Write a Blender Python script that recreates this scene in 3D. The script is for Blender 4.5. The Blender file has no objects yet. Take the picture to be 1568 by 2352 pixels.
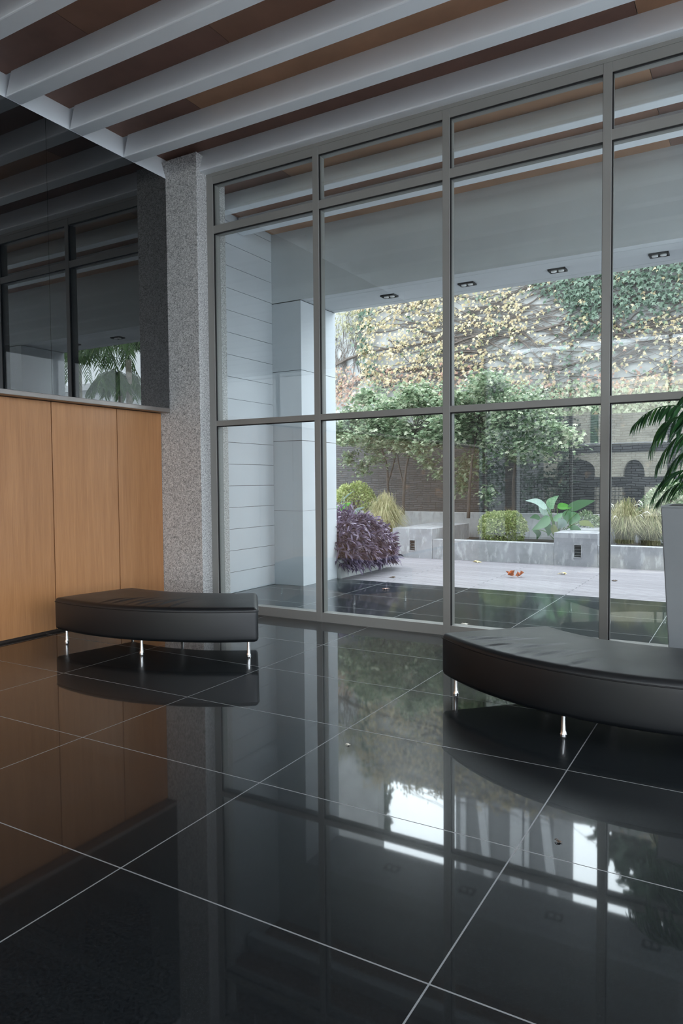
import bpy, math, random
import numpy as np
from mathutils import Matrix, Vector

sc = bpy.context.scene
COL = sc.collection
rng = random.Random(7)
PI = math.pi

# ------------------------------------------------------------------ camera
FPX = 1630.478
YAW, PITCH, ROLL = 0.5274969, -0.0430168, 0.0078378
CAM = np.array([3.41457, -1.90086, 1.5])


def _rot(y, p, r):
    cy, sy, cp, sp, cr, sr = math.cos(y), math.sin(y), math.cos(p), math.sin(p), math.cos(r), math.sin(r)
    Rz = np.array([[cy, -sy, 0], [sy, cy, 0], [0, 0, 1]])
    Rx = np.array([[1, 0, 0], [0, cp, -sp], [0, sp, cp]])
    Ry = np.array([[cr, 0, sr], [0, 1, 0], [-sr, 0, cr]])
    return Rz @ Rx @ Ry


RM = _rot(YAW, PITCH, ROLL)


def at(u, v, y):
    """the point of the vertical plane y = const seen at photo position (u, v)"""
    d = RM @ np.array([(u - 784) / FPX, 1, -(v - 1176) / FPX])
    t = (y - CAM[1]) / d[1]
    return CAM + t * d


def on_floor(u, v, z=0.0):
    d = RM @ np.array([(u - 784) / FPX, 1, -(v - 1176) / FPX])
    t = (z - CAM[2]) / d[2]
    return CAM + t * d


cam = bpy.data.cameras.new('camera')
cam.sensor_fit = 'HORIZONTAL'
cam.sensor_width = 36
cam.lens = FPX / 1568 * 36
cam.clip_start = 0.02
cam.clip_end = 500
co = bpy.data.objects.new('camera', cam)
COL.objects.link(co)
m = Matrix.Identity(4)
for i in range(3):
    m[i][0] = RM[i, 0]
    m[i][1] = RM[i, 2]
    m[i][2] = -RM[i, 1]
    m[i][3] = CAM[i]
co.matrix_world = m
sc.camera = co


# ------------------------------------------------------------------ materials
def new_mat(name):
    mt = bpy.data.materials.new(name)
    mt.use_nodes = True
    nt = mt.node_tree
    nt.nodes.clear()
    out = nt.nodes.new('ShaderNodeOutputMaterial')
    return mt, nt, out


class NT:
    """small helper to wire nodes"""
    def __init__(s, name):
        s.mat, s.nt, s.out = new_mat(name)

    def n(s, typ, **kw):
        nd = s.nt.nodes.new(typ)
        for k, v in kw.items():
            if k.startswith('i_'):
                key = k[2:]
                key = int(key) if key.isdigit() else key.replace('_', ' ')
                s.set(nd.inputs[key], v)
            else:
                setattr(nd, k, v)
        return nd

    def set(s, inp, v):
        if isinstance(v, bpy.types.NodeSocket):
            s.nt.links.new(v, inp)
        else:
            if isinstance(v, (tuple, list)) and len(v) == 3 and inp.type == 'RGBA':
                v = (*v, 1)
            inp.default_value = v

    def math(s, op, a, b=None, c=None):
        nd = s.n('ShaderNodeMath', operation=op)
        s.set(nd.inputs[0], a)
        if b is not None:
            s.set(nd.inputs[1], b)
        if c is not None:
            s.set(nd.inputs[2], c)
        return nd.outputs[0]

    def mix(s, f, a, b, mode='MIX'):
        nd = s.n('ShaderNodeMix', data_type='RGBA', blend_type=mode)
        s.set(nd.inputs[0], f)
        s.set(nd.inputs[6], a)
        s.set(nd.inputs[7], b)
        return nd.outputs[2]

    def ramp(s, f, stops):
        nd = s.n('ShaderNodeValToRGB')
        cr = nd.color_ramp
        while len(cr.elements) < len(stops):
            cr.elements.new(0.5)
        for e, (p, c) in zip(cr.elements, stops):
            e.position = p
            e.color = (*c, 1) if len(c) == 3 else c
        s.set(nd.inputs[0], f)
        return nd.outputs[0]

    def coord(s, scale=(1, 1, 1), kind='Object', rot=(0, 0, 0)):
        tc = s.n('ShaderNodeTexCoord')
        mp = s.n('ShaderNodeMapping')
        s.nt.links.new(tc.outputs[kind], mp.inputs[0])
        mp.inputs['Scale'].default_value = scale
        mp.inputs['Rotation'].default_value = rot
        return mp.outputs[0]

    def noise(s, vec, scale, detail=4, rough=0.55, dist=0.0):
        nd = s.n('ShaderNodeTexNoise')
        s.set(nd.inputs['Vector'], vec)
        nd.inputs['Scale'].default_value = scale
        nd.inputs['Detail'].default_value = detail
        nd.inputs['Roughness'].default_value = rough
        nd.inputs['Distortion'].default_value = dist
        return nd.outputs[0]

    def bump(s, h, strength=0.3, dist=0.01):
        nd = s.n('ShaderNodeBump')
        nd.inputs['Strength'].default_value = strength
        nd.inputs['Distance'].default_value = dist
        s.set(nd.inputs['Height'], h)
        return nd.outputs[0]

    def bsdf(s, color, rough=0.5, metal=0.0, ior=1.5, normal=None, spec=None):
        nd = s.n('ShaderNodeBsdfPrincipled')
        s.set(nd.inputs['Base Color'], color)
        s.set(nd.inputs['Roughness'], rough)
        nd.inputs['Metallic'].default_value = metal
        nd.inputs['IOR'].default_value = ior
        if spec is not None:
            nd.inputs['Specular IOR Level'].default_value = spec
        if normal is not None:
            s.set(nd.inputs['Normal'], normal)
        s.nt.links.new(nd.outputs[0], s.out.inputs[0])
        return nd


def plain(name, color, rough=0.5, metal=0.0, ior=1.5, vary=0.08, scale=6.0, bump=0.0):
    t = NT(name)
    v = t.coord()
    nz = t.noise(v, scale, 4)
    d = tuple(c * (1 - vary) for c in color)
    l = tuple(min(1, c * (1 + vary)) for c in color)
    c = t.ramp(nz, [(0.3, d), (0.7, l)])
    nrm = None
    if bump:
        nrm = t.bump(t.noise(v, scale * 12, 3), bump, 0.004)
    t.bsdf(c, rough, metal, ior, nrm)
    return t.mat


TX, TY = 1.29819, 0.898424


def granite_floor(name, base, rough, ior, joint, haze=0.24, coat=0.72):
    t = NT(name)
    tc = t.n('ShaderNodeTexCoord')
    sp = t.n('ShaderNodeSeparateXYZ')
    t.nt.links.new(tc.outputs['Object'], sp.inputs[0])
    ms = []
    ids = []
    for k, (ax, sz) in enumerate(((0, TX), (1, TY))):
        q = t.math('DIVIDE', sp.outputs[ax], sz)
        q = t.math('ADD', q, 100.5)
        fr = t.math('FRACT', q)
        ids.append(t.math('FLOOR', q))
        d = t.math('ABSOLUTE', t.math('SUBTRACT', fr, 0.5))
        ms.append(t.math('LESS_THAN', d, 0.0030 / sz))
    j = t.math('MAXIMUM', ms[0], ms[1])
    cid = t.n('ShaderNodeCombineXYZ')
    t.set(cid.inputs[0], ids[0])
    t.set(cid.inputs[1], ids[1])
    wn = t.n('ShaderNodeTexWhiteNoise')
    t.set(wn.inputs['Vector'], cid.outputs[0])
    vor = t.n('ShaderNodeTexVoronoi')
    t.set(vor.inputs['Vector'], tc.outputs['Object'])
    vor.inputs['Scale'].default_value = 260
    spk = t.math('LESS_THAN', vor.outputs[0], 0.13)
    big = t.noise(tc.outputs['Object'], 90, 3)
    c0 = t.ramp(big, [(0.35, tuple(x * 0.6 for x in base)), (0.7, tuple(x * 1.5 for x in base))])
    c1 = t.mix(t.math('MULTIPLY', spk, 0.35), c0, (0.09, 0.10, 0.105))
    tv = t.math('ADD', t.math('MULTIPLY', wn.outputs[0], 0.3), 0.85)
    c1 = t.mix(1.0, c1, t.n('ShaderNodeCombineColor', i_0=tv, i_1=tv, i_2=tv).outputs[0], 'MULTIPLY')
    c2 = t.mix(j, c1, joint)
    rn = t.noise(tc.outputs['Object'], 1.3, 3)
    rr = t.math('ADD', t.math('MULTIPLY', rn, rough * 0.5), rough * 0.75)
    r2 = t.math('ADD', rr, t.math('MULTIPLY', j, 0.35))
    nd = t.bsdf(c2, t.math('ADD', r2, haze), 0, 1.45, None, 0.09)
    nd.inputs['Coat Weight'].default_value = coat
    nd.inputs['Coat IOR'].default_value = ior
    t.set(nd.inputs['Coat Roughness'], r2)
    return t.mat


def speckle_granite(name):
    t = NT(name)
    v = t.coord()
    a = t.noise(v, 120, 2, 0.7)
    b = t.noise(v, 52, 3, 0.6)
    s = t.math('ADD', t.math('MULTIPLY', a, 0.65), t.math('MULTIPLY', b, 0.35))
    c = t.ramp(s, [(0.36, (0.10, 0.10, 0.102)), (0.45, (0.34, 0.34, 0.338)), (0.53, (0.62, 0.615, 0.605)),
                   (0.62, (0.86, 0.85, 0.835))])
    t.bsdf(c, 0.42, 0, 1.5, t.bump(a, 0.08, 0.003))
    return t.mat


def wood_veneer(name, a, b, rough=0.31, seed=0.0):
    t = NT(name)
    v = t.coord((9, 9, 0.45))
    n1 = t.noise(v, 2.2, 6, 0.6, 0.6)
    v2 = t.coord((60, 60, 1.1))
    n2 = t.noise(v2, 3.0, 4, 0.6)
    s = t.math('ADD', t.math('MULTIPLY', n1, 0.55), t.math('MULTIPLY', n2, 0.45))
    oi = t.n('ShaderNodeObjectInfo')
    c = t.ramp(s, [(0.3, a), (0.52, tuple((x + y) / 2 for x, y in zip(a, b))), (0.72, b)])
    k = t.math('ADD', t.math('MULTIPLY', oi.outputs['Random'], 0.12), 0.94)
    c = t.mix(1.0, c, t.n('ShaderNodeCombineColor', i_0=k, i_1=k, i_2=k).outputs[0], 'MULTIPLY')
    t.bsdf(c, rough, 0, 1.5, t.bump(n2, 0.05, 0.002))
    return t.mat


def glass_mat(name, tint=(0.86, 0.90, 0.885)):
    """thin architectural glass: straight-through tint plus an unbent reflection of the Fresnel kind"""
    t = NT(name)
    g = t.n('ShaderNodeNewGeometry')
    dp = t.n('ShaderNodeVectorMath', operation='DOT_PRODUCT')
    t.nt.links.new(g.outputs['Normal'], dp.inputs[0])
    t.nt.links.new(g.outputs['Incoming'], dp.inputs[1])
    c = t.math('ABSOLUTE', dp.outputs['Value'])
    om = t.math('SUBTRACT', 1.0, c)
    p5 = t.math('POWER', om, 5.0)
    F = t.math('ADD', t.math('MULTIPLY', p5, 0.94), 0.060)
    tr = t.n('ShaderNodeBsdfTransparent')
    tr.inputs[0].default_value = (*[math.sqrt(x) for x in tint], 1)
    gl = t.n('ShaderNodeBsdfGlossy')
    gl.inputs['Roughness'].default_value = 0.0
    gl.inputs[0].default_value = (0.95, 0.97, 0.96, 1)
    mx = t.n('ShaderNodeMixShader')
    t.set(mx.inputs[0], F)
    t.nt.links.new(tr.outputs[0], mx.inputs[1])
    t.nt.links.new(gl.outputs[0], mx.inputs[2])
    t.nt.links.new(mx.outputs[0], t.out.inputs[0])
    return t.mat


def leaf_mat(name, stops, rough=0.5, trans=0.3, scale=3.0):
    """leaf colour varies leaf by leaf (random per island)"""
    t = NT(name)
    g = t.n('ShaderNodeNewGeometry')
    c = t.ramp(g.outputs['Random Per Island'], stops)
    p = t.n('ShaderNodeBsdfPrincipled')
    t.set(p.inputs['Base Color'], c)
    p.inputs['Roughness'].default_value = rough
    tl = t.n('ShaderNodeBsdfTranslucent')
    t.set(tl.inputs[0], c)
    mx = t.n('ShaderNodeMixShader')
    mx.inputs[0].default_value = trans
    t.nt.links.new(p.outputs[0], mx.inputs[1])
    t.nt.links.new(tl.outputs[0], mx.inputs[2])
    t.nt.links.new(mx.outputs[0], t.out.inputs[0])
    return t.mat


def concrete_mat(name, base, stain=(0.62, 0.62, 0.63), amt=0.6, rough=0.8, streak=True):
    t = NT(name)
    v = t.coord()
    n1 = t.noise(v, 2.2, 6, 0.6)
    n2 = t.noise(v, 11, 4, 0.65)
    c = t.ramp(n1, [(0.3, tuple(x * 0.72 for x in base)), (0.55, base), (0.75, tuple(min(1, x * 1.15) for x in base))])
    if streak:
        vs = t.coord((7, 7, 2.4))
        n3 = t.noise(vs, 1.4, 5, 0.62)
        k = t.ramp(n3, [(0.52, (0, 0, 0)), (0.66, (1, 1, 1))])
        c = t.mix(t.math('MULTIPLY', k, amt), c, stain)
    t.bsdf(c, rough, 0, 1.45, t.bump(n2, 0.25, 0.006))
    return t.mat


def slate_mat(name):
    t = NT(name)
    tc = t.n('ShaderNodeTexCoord')
    sp = t.n('ShaderNodeSeparateXYZ')
    t.nt.links.new(tc.outputs['Object'], sp.inputs[0])
    cb = t.n('ShaderNodeCombineXYZ')
    t.set(cb.inputs[0], sp.outputs[0])
    wob = t.noise(tc.outputs['Object'], 1.4, 3)
    t.set(cb.inputs[1], t.math('ADD', sp.outputs[2], t.math('MULTIPLY', wob, 0.12)))
    br = t.n('ShaderNodeTexBrick')
    br.offset = 0.37
    br.squash = 0.55
    br.squash_frequency = 3
    t.set(br.inputs['Vector'], cb.outputs[0])
    br.inputs['Scale'].default_value = 1.0
    br.inputs['Brick Width'].default_value = 0.34
    br.inputs['Row Height'].default_value = 0.052
    br.inputs['Mortar Size'].default_value = 0.007
    br.inputs['Mortar Smooth'].default_value = 0.3
    br.inputs['Color1'].default_value = (0.035, 0.037, 0.040, 1)
    br.inputs['Color2'].default_value = (0.070, 0.071, 0.075, 1)
    br.inputs['Mortar'].default_value = (0.008, 0.008, 0.009, 1)
    rust = t.noise(tc.outputs['Object'], 3.2, 3)
    c = t.mix(t.ramp(rust, [(0.62, (0, 0, 0)), (0.75, (0.7, 0.7, 0.7))]), br.outputs[0], (0.17, 0.11, 0.07))
    h = t.math('ADD', t.math('MULTIPLY', br.outputs['Fac'], -1.0), t.math('MULTIPLY', t.noise(cb.outputs[0], 30, 4), 0.5))
    t.bsdf(c, 0.65, 0, 1.5, t.bump(h, 0.8, 0.03))
    return t.mat


def paving_mat(name):
    t = NT(name)
    tc = t.n('ShaderNodeTexCoord')
    wob = t.n('ShaderNodeVectorMath', operation='SCALE')
    nz = t.n('ShaderNodeTexNoise')
    t.set(nz.inputs['Vector'], tc.outputs['Object'])
    nz.inputs['Scale'].default_value = 2.2
    t.nt.links.new(nz.outputs['Color'], wob.inputs[0])
    wob.inputs['Scale'].default_value = 0.035
    ad = t.n('ShaderNodeVectorMath', operation='ADD')
    t.nt.links.new(tc.outputs['Object'], ad.inputs[0])
    t.nt.links.new(wob.outputs[0], ad.inputs[1])
    br = t.n('ShaderNodeTexBrick')
    t.set(br.inputs['Vector'], ad.outputs[0])
    br.inputs['Scale'].default_value = 1.0
    br.inputs['Brick Width'].default_value = 2.6
    br.inputs['Row Height'].default_value = 0.105
    br.inputs['Mortar Size'].default_value = 0.010
    br.inputs['Mortar Smooth'].default_value = 0.5
    br.inputs['Color1'].default_value = (0.20, 0.183, 0.205, 1)
    br.inputs['Color2'].default_value = (0.27, 0.252, 0.277, 1)
    br.inputs['Mortar'].default_value = (0.055, 0.05, 0.06, 1)
    big = t.noise(tc.outputs['Object'], 1.0, 4)
    c = t.mix(t.math('MULTIPLY', big, 0.35), br.outputs[0], (0.30, 0.285, 0.30))
    h = t.math('ADD', t.math('MULTIPLY', br.outputs['Fac'], -1.0), t.math('MULTIPLY', t.noise(tc.outputs['Object'], 40, 3), 0.4))
    t.bsdf(c, 0.55, 0, 1.45, t.bump(h, 0.5, 0.008))
    return t.mat


def leather_mat(name):
    t = NT(name)
    v = t.coord()
    vo = t.n('ShaderNodeTexVoronoi', feature='DISTANCE_TO_EDGE')
    t.set(vo.inputs['Vector'], v)
    vo.inputs['Scale'].default_value = 420
    big = t.noise(v, 4.0, 4)
    h = t.math('ADD', t.math('MULTIPLY', vo.outputs[0], 0.4), t.math('MULTIPLY', big, 1.6))
    c = t.ramp(big, [(0.3, (0.003, 0.0042, 0.0056)), (0.7, (0.005, 0.0066, 0.0084))])
    t.bsdf(c, t.math('ADD', t.math('MULTIPLY', big, 0.12), 0.37), 0, 1.5, t.bump(h, 0.10, 0.006), 0.62)
    return t.mat


M = {}
M['floor'] = granite_floor('black_granite', (0.011, 0.0135, 0.0155), 0.03, 1.47, (0.26, 0.27, 0.275))
M['terrace'] = granite_floor('terrace_granite', (0.010, 0.016, 0.020), 0.07, 1.47, (0.30, 0.32, 0.33))
M['granite'] = speckle_granite('speckled_granite')
M['wood'] = wood_veneer('orange_veneer', (0.355, 0.158, 0.062), (0.55, 0.275, 0.120))
M['gap'] = plain('dark_gap', (0.02, 0.012, 0.008), 0.8)
M['white'] = plain('white_ceiling_paint', (0.825, 0.865, 0.90), 0.6, vary=0.02, scale=3)
M['brown_dark'] = plain('dark_brown_panel', (0.22, 0.120, 0.090), 0.6, vary=0.18, scale=2.0)
M['brown_mid'] = plain('brown_panel', (0.27, 0.145, 0.095), 0.6, vary=0.15, scale=2.0)
M['brown_light'] = plain('light_brown_panel', (0.40, 0.225, 0.135), 0.6, vary=0.15, scale=2.0)
M['alu'] = plain('satin_aluminium_paint', (0.27, 0.265, 0.25), 0.42, vary=0.04, scale=2)
M['gasket'] = plain('black_gasket', (0.008, 0.008, 0.009), 0.6)
M['glass'] = glass_mat('window_glass')
M['siding'] = plain('pale_grey_render', (0.62, 0.655, 0.69), 0.6, vary=0.03, scale=2)
M['groove'] = plain('groove_shadow', (0.10, 0.105, 0.11), 0.9)
M['fascia'] = plain('painted_concrete', (0.62, 0.65, 0.67), 0.7, vary=0.05, scale=1.4)
M['mirror'] = NT('dark_mirror_glass').bsdf((0.004, 0.005, 0.006), 0.0, 0, 2.2).id_data and bpy.data.materials['dark_mirror_glass']
M['sill'] = plain('brushed_steel_trim', (0.30, 0.27, 0.255), 0.32, 0.6, vary=0.05)
M['leather'] = leather_mat('black_leather')
M['piping'] = plain('black_piping', (0.006, 0.006, 0.007), 0.5)
M['chrome'] = plain('chrome', (0.80, 0.80, 0.80), 0.12, 1.0, vary=0.02)
M['concrete'] = concrete_mat('weathered_concrete', (0.33, 0.33, 0.345), amt=0.55)
M['concrete_block'] = concrete_mat('concrete_block_face', (0.31, 0.31, 0.33), amt=0.45)
M['concrete_light'] = concrete_mat('rear_concrete', (0.40, 0.40, 0.41), (0.16, 0.16, 0.16), 0.45)
M['slate'] = slate_mat('stacked_slate')
M['paving'] = paving_mat('pinkish_paving')
M['soil'] = plain('dark_soil', (0.030, 0.024, 0.018), 0.95, vary=0.4, scale=14, bump=0.8)
M['plaster'] = concrete_mat('old_grey_plaster', (0.40, 0.395, 0.385), (0.50, 0.495, 0.48), 0.6)
M['white_wall'] = concrete_mat('whitewashed_wall', (0.56, 0.565, 0.56), (0.42, 0.42, 0.41), 0.25)
M['bark'] = plain('grey_brown_bark', (0.065, 0.052, 0.045), 0.85, vary=0.3, scale=12, bump=0.5)
M['vine'] = plain('bare_vine_bark', (0.13, 0.105, 0.09), 0.85, vary=0.25, scale=9)
M['planter'] = plain('grey_planter', (0.225, 0.24, 0.25), 0.45, vary=0.05, scale=3)
M['louvre'] = plain('grey_louvre', (0.15, 0.15, 0.155), 0.6)
M['fixture'] = plain('dark_fixture', (0.025, 0.025, 0.028), 0.5)
M['bulb'] = plain('lamp_reflector', (0.85, 0.86, 0.86), 0.2)
M['ivy_yellow'] = leaf_mat('cream_yellow_ivy', [(0.0, (0.34, 0.25, 0.14)), (0.25, (0.50, 0.40, 0.23)), (0.55, (0.60, 0.52, 0.36)), (0.8, (0.47, 0.39, 0.22)), (1.0, (0.25, 0.26, 0.13))], 0.55, 0.25)
M['ivy_green'] = leaf_mat('dark_ivy', [(0.0, (0.030, 0.060, 0.036)), (0.5, (0.060, 0.110, 0.066)), (1.0, (0.16, 0.22, 0.16))], 0.4, 0.15)
M['ivy_red'] = leaf_mat('rusty_creeper', [(0.0, (0.33, 0.17, 0.12)), (0.5, (0.45, 0.29, 0.22)), (1.0, (0.40, 0.36, 0.20))], 0.55, 0.25)
M['creeper'] = leaf_mat('faded_creeper', [(0.0, (0.20, 0.20, 0.12)), (0.5, (0.33, 0.32, 0.20)), (1.0, (0.46, 0.42, 0.27))], 0.55, 0.25)
M['creeper_green'] = leaf_mat('grey_green_creeper', [(0.0, (0.15, 0.20, 0.12)), (0.6, (0.28, 0.33, 0.21)), (1.0, (0.45, 0.46, 0.34))], 0.55, 0.25)
M['maple'] = leaf_mat('maple_leaf', [(0.0, (0.085, 0.145, 0.075)), (0.45, (0.20, 0.28, 0.155)), (0.8, (0.38, 0.45, 0.29)), (1.0, (0.62, 0.63, 0.48))], 0.45, 0.3)
M['shrub'] = leaf_mat('shrub_leaf', [(0.0, (0.16, 0.22, 0.06)), (0.5, (0.30, 0.36, 0.12)), (1.0, (0.50, 0.52, 0.26))], 0.5, 0.3)
M['grass'] = leaf_mat('dry_grass', [(0.0, (0.16, 0.20, 0.07)), (0.5, (0.38, 0.35, 0.18)), (1.0, (0.60, 0.53, 0.34))], 0.6, 0.3)
M['plume'] = leaf_mat('grass_plume', [(0.0, (0.75, 0.72, 0.66)), (1.0, (0.9, 0.88, 0.84))], 0.7, 0.3)
M['purple'] = leaf_mat('purple_leaf', [(0.0, (0.050, 0.035, 0.070)), (0.5, (0.12, 0.085, 0.155)), (0.85, (0.23, 0.18, 0.28)), (1.0, (0.36, 0.29, 0.40))], 0.45, 0.1)
M['elephant'] = leaf_mat('elephant_ear_leaf', [(0.0, (0.085, 0.20, 0.09)), (0.6, (0.15, 0.29, 0.15)), (1.0, (0.26, 0.40, 0.26))], 0.35, 0.3)
M['lime'] = leaf_mat('bright_green_leaf', [(0.0, (0.08, 0.33, 0.03)), (1.0, (0.12, 0.42, 0.05))], 0.4, 0.4)
M['agave'] = leaf_mat('blue_green_leaf', [(0.0, (0.20, 0.30, 0.25)), (1.0, (0.34, 0.44, 0.39))], 0.5, 0.15)
M['palm'] = leaf_mat('palm_leaflet', [(0.0, (0.020, 0.075, 0.030)), (0.6, (0.040, 0.135, 0.045)), (1.0, (0.10, 0.26, 0.06))], 0.32, 0.35)
M['palm_out'] = leaf_mat('garden_palm_leaflet', [(0.0, (0.05, 0.11, 0.035)), (0.6, (0.12, 0.22, 0.07)), (1.0, (0.30, 0.40, 0.17))], 0.4, 0.35)
M['stalk'] = plain('green_stalk', (0.10, 0.19, 0.05), 0.5)
M['trunk'] = plain('palm_trunk_bark', (0.55, 0.48, 0.40), 0.8, vary=0.3, scale=7, bump=0.5)
M['beige'] = concrete_mat('beige_stucco', (0.80, 0.74, 0.61), (0.66, 0.62, 0.52), 0.3)
M['dark_stone'] = plain('dark_stone_base', (0.05, 0.05, 0.055), 0.7)
M['iron'] = plain('black_iron', (0.015, 0.016, 0.016), 0.5)
M['green_paint'] = plain('green_downpipe_paint', (0.04, 0.13, 0.06), 0.5)
M['tower'] = plain('tower_grey', (0.26, 0.265, 0.27), 0.8, vary=0.05)
M['tower_light'] = plain('tower_white', (0.7, 0.71, 0.72), 0.7, vary=0.05)
M['asphalt'] = plain('pale_street_paving', (0.15, 0.15, 0.155), 0.9, vary=0.15)
M['forecourt'] = plain('bounce_paving', (0.60, 0.61, 0.62), 0.9, vary=0.1)  # made this pale so the unseen ground throws daylight up to the ceiling
M['tail_spot'] = plain('orange_tail_light_spot', (0.55, 0.17, 0.05), 0.6, vary=0.2, scale=30)  # colour of the reflected tail lights, built as leaf shapes
M['lf_white'] = plain('bleached_leaf', (0.78, 0.72, 0.64), 0.6, vary=0.2, scale=30)
M['lf_yellow'] = plain('yellow_leaf', (0.75, 0.60, 0.28), 0.6, vary=0.2, scale=30)
M['lf_pink'] = plain('pinkish_leaf', (0.62, 0.40, 0.34), 0.6, vary=0.2, scale=30)
M['lf_brown'] = plain('brown_leaf', (0.10, 0.065, 0.045), 0.7, vary=0.2, scale=30)


# ------------------------------------------------------------------ mesh builder
class MB:
    def __init__(s):
        s.v = []
        s.f = []

    def add(s, verts, faces):
        o = len(s.v)
        s.v.extend([tuple(map(float, p)) for p in verts])
        s.f.extend([tuple(o + i for i in f) for f in faces])
        return s

    def box(s, x0, x1, y0, y1, z0, z1):
        return s.add([(x0, y0, z0), (x1, y0, z0), (x1, y1, z0), (x0, y1, z0), (x0, y0, z1), (x1, y0, z1), (x1, y1, z1), (x0, y1, z1)],
                     [(0, 3, 2, 1), (4, 5, 6, 7), (0, 1, 5, 4), (1, 2, 6, 5), (2, 3, 7, 6), (3, 0, 4, 7)])

    def frustum(s, lo, hi, z0, z1):
        """lo / hi: (x0,x1,y0,y1)"""
        a = [(lo[0], lo[2], z0), (lo[1], lo[2], z0), (lo[1], lo[3], z0), (lo[0], lo[3], z0)]
        b = [(hi[0], hi[2], z1), (hi[1], hi[2], z1), (hi[1], hi[3], z1), (hi[0], hi[3], z1)]
        return s.add(a + b, [(0, 3, 2, 1), (4, 5, 6, 7), (0, 1, 5, 4), (1, 2, 6, 5), (2, 3, 7, 6), (3, 0, 4, 7)])

    def prism_x(s, prof, x0, x1):
        """profile in (y,z), counter-clockwise seen from +x, extruded along x"""
        n = len(prof)
        vs = [(x0, y, z) for y, z in prof] + [(x1, y, z) for y, z in prof]
        fs = [tuple(range(n - 1, -1, -1)), tuple(range(n, 2 * n))]
        for i in range(n):
            j = (i + 1) % n
            fs.append((i, j, n + j, n + i))
        return s.add(vs, fs)

    def lathe(s, c, prof, n=16):
        """prof: list of (r, z)"""
        vs, fs = [], []
        for r, z in prof:
            for k in range(n):
                a = 2 * PI * k / n
                vs.append((c[0] + r * math.cos(a), c[1] + r * math.sin(a), c[2] + z))
        for i in range(len(prof) - 1):
            for k in range(n):
                k2 = (k + 1) % n
                fs.append((i * n + k, i * n + k2, (i + 1) * n + k2, (i + 1) * n + k))
        fs.append(tuple(range(n - 1, -1, -1)))
        fs.append(tuple((len(prof) - 1) * n + k for k in range(n)))
        return s.add(vs, fs)

    def tube(s, pts, rad, n=6, closed=False):
        pts = [np.array(p, float) for p in pts]
        if not hasattr(rad, '__len__'):
            rad = [rad] * len(pts)
        vs, fs = [], []
        N = len(pts)
        for i, p in enumerate(pts):
            a = pts[(i - 1) % N] if (closed or i > 0) else pts[0]
            b = pts[(i + 1) % N] if (closed or i < N - 1) else pts[-1]
            d = b - a
            L = np.linalg.norm(d)
            d = d / L if L > 1e-9 else np.array([0, 0, 1.0])
            ref = np.array([0, 0, 1.0]) if abs(d[2]) < 0.9 else np.array([1.0, 0, 0])
            e1 = np.cross(ref, d)
            e1 /= np.linalg.norm(e1)
            e2 = np.cross(d, e1)
            for k in range(n):
                t = 2 * PI * k / n
                vs.append(tuple(p + rad[i] * (math.cos(t) * e1 + math.sin(t) * e2)))
        for i in range(N if closed else N - 1):
            j = (i + 1) % N
            for k in range(n):
                k2 = (k + 1) % n
                fs.append((i * n + k, i * n + k2, j * n + k2, j * n + k))
        if not closed:
            fs.append(tuple(range(n - 1, -1, -1)))
            fs.append(tuple((N - 1) * n + k for k in range(n)))
        return s.add(vs, fs)

    def strip(s, pts, widths, side, fold=0.0):
        """a leaf blade: a folded ribbon along pts; widths are half widths, side the sideways vector, fold lifts the edges"""
        pts = [np.array(p, float) for p in pts]
        side = np.array(side, float)
        side /= (np.linalg.norm(side) + 1e-9)
        vs, fs = [], []
        for i, (p, w) in enumerate(zip(pts, widths)):
            d = pts[min(i + 1, len(pts) - 1)] - pts[max(i - 1, 0)]
            nrm = np.cross(side, d)
            nrm /= (np.linalg.norm(nrm) + 1e-9)
            vs += [p - side * w + nrm * fold * w, p, p + side * w + nrm * fold * w]
        for i in range(len(pts) - 1):
            a = i * 3
            fs += [(a, a + 1, a + 4, a + 3), (a + 1, a + 2, a + 5, a + 4)]
        return s.add(vs, fs)

    def build(s, name, mat, parent=None, origin=None, smooth=False, bevel=0.0, seg=2, sharp=0):
        o = origin if origin is not None else ((0, 0, 0) if parent is None else tuple(parent.get('_o', (0, 0, 0))))
        me = bpy.data.meshes.new(name)
        A = np.array(s.v, dtype=float).reshape(-1, 3) - np.array(o)
        me.from_pydata(A.tolist(), [], s.f)
        me.materials.append(mat)
        if smooth:
            me.polygons.foreach_set('use_smooth', [True] * len(me.polygons))
        if sharp:
            me.set_sharp_from_angle(angle=math.radians(sharp))
        me.update()
        ob = bpy.data.objects.new(name, me)
        COL.objects.link(ob)
        if parent is not None:
            ob.parent = parent
            ob['_o'] = tuple(o)
        else:
            ob.location = o
            ob['_o'] = tuple(o)
        if bevel:
            bm = ob.modifiers.new('bevel', 'BEVEL')
            bm.width = bevel
            bm.segments = seg
            bm.limit_method = 'ANGLE'
            bm.angle_limit = math.radians(40)
        return ob


def box(x0, x1, y0, y1, z0, z1):
    return MB().box(x0, x1, y0, y1, z0, z1)


def tag(o, label, cat, group=None, kind=None):
    o['label'] = label
    o['category'] = cat
    if group:
        o['group'] = group
    if kind:
        o['kind'] = kind
    return o


def thing(name, loc, label=None, cat=None, group=None, kind=None):
    o = bpy.data.objects.new(name, None)
    o.empty_display_size = 0.1
    COL.objects.link(o)
    o.location = loc
    o['_o'] = tuple(map(float, loc))
    if label:
        tag(o, label, cat, group, kind)
    elif kind:
        o['kind'] = kind
    return o


def struct(o, label=None, cat=None):
    o['kind'] = 'structure'
    if label:
        o['label'] = label
        o['category'] = cat
    return o


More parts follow.
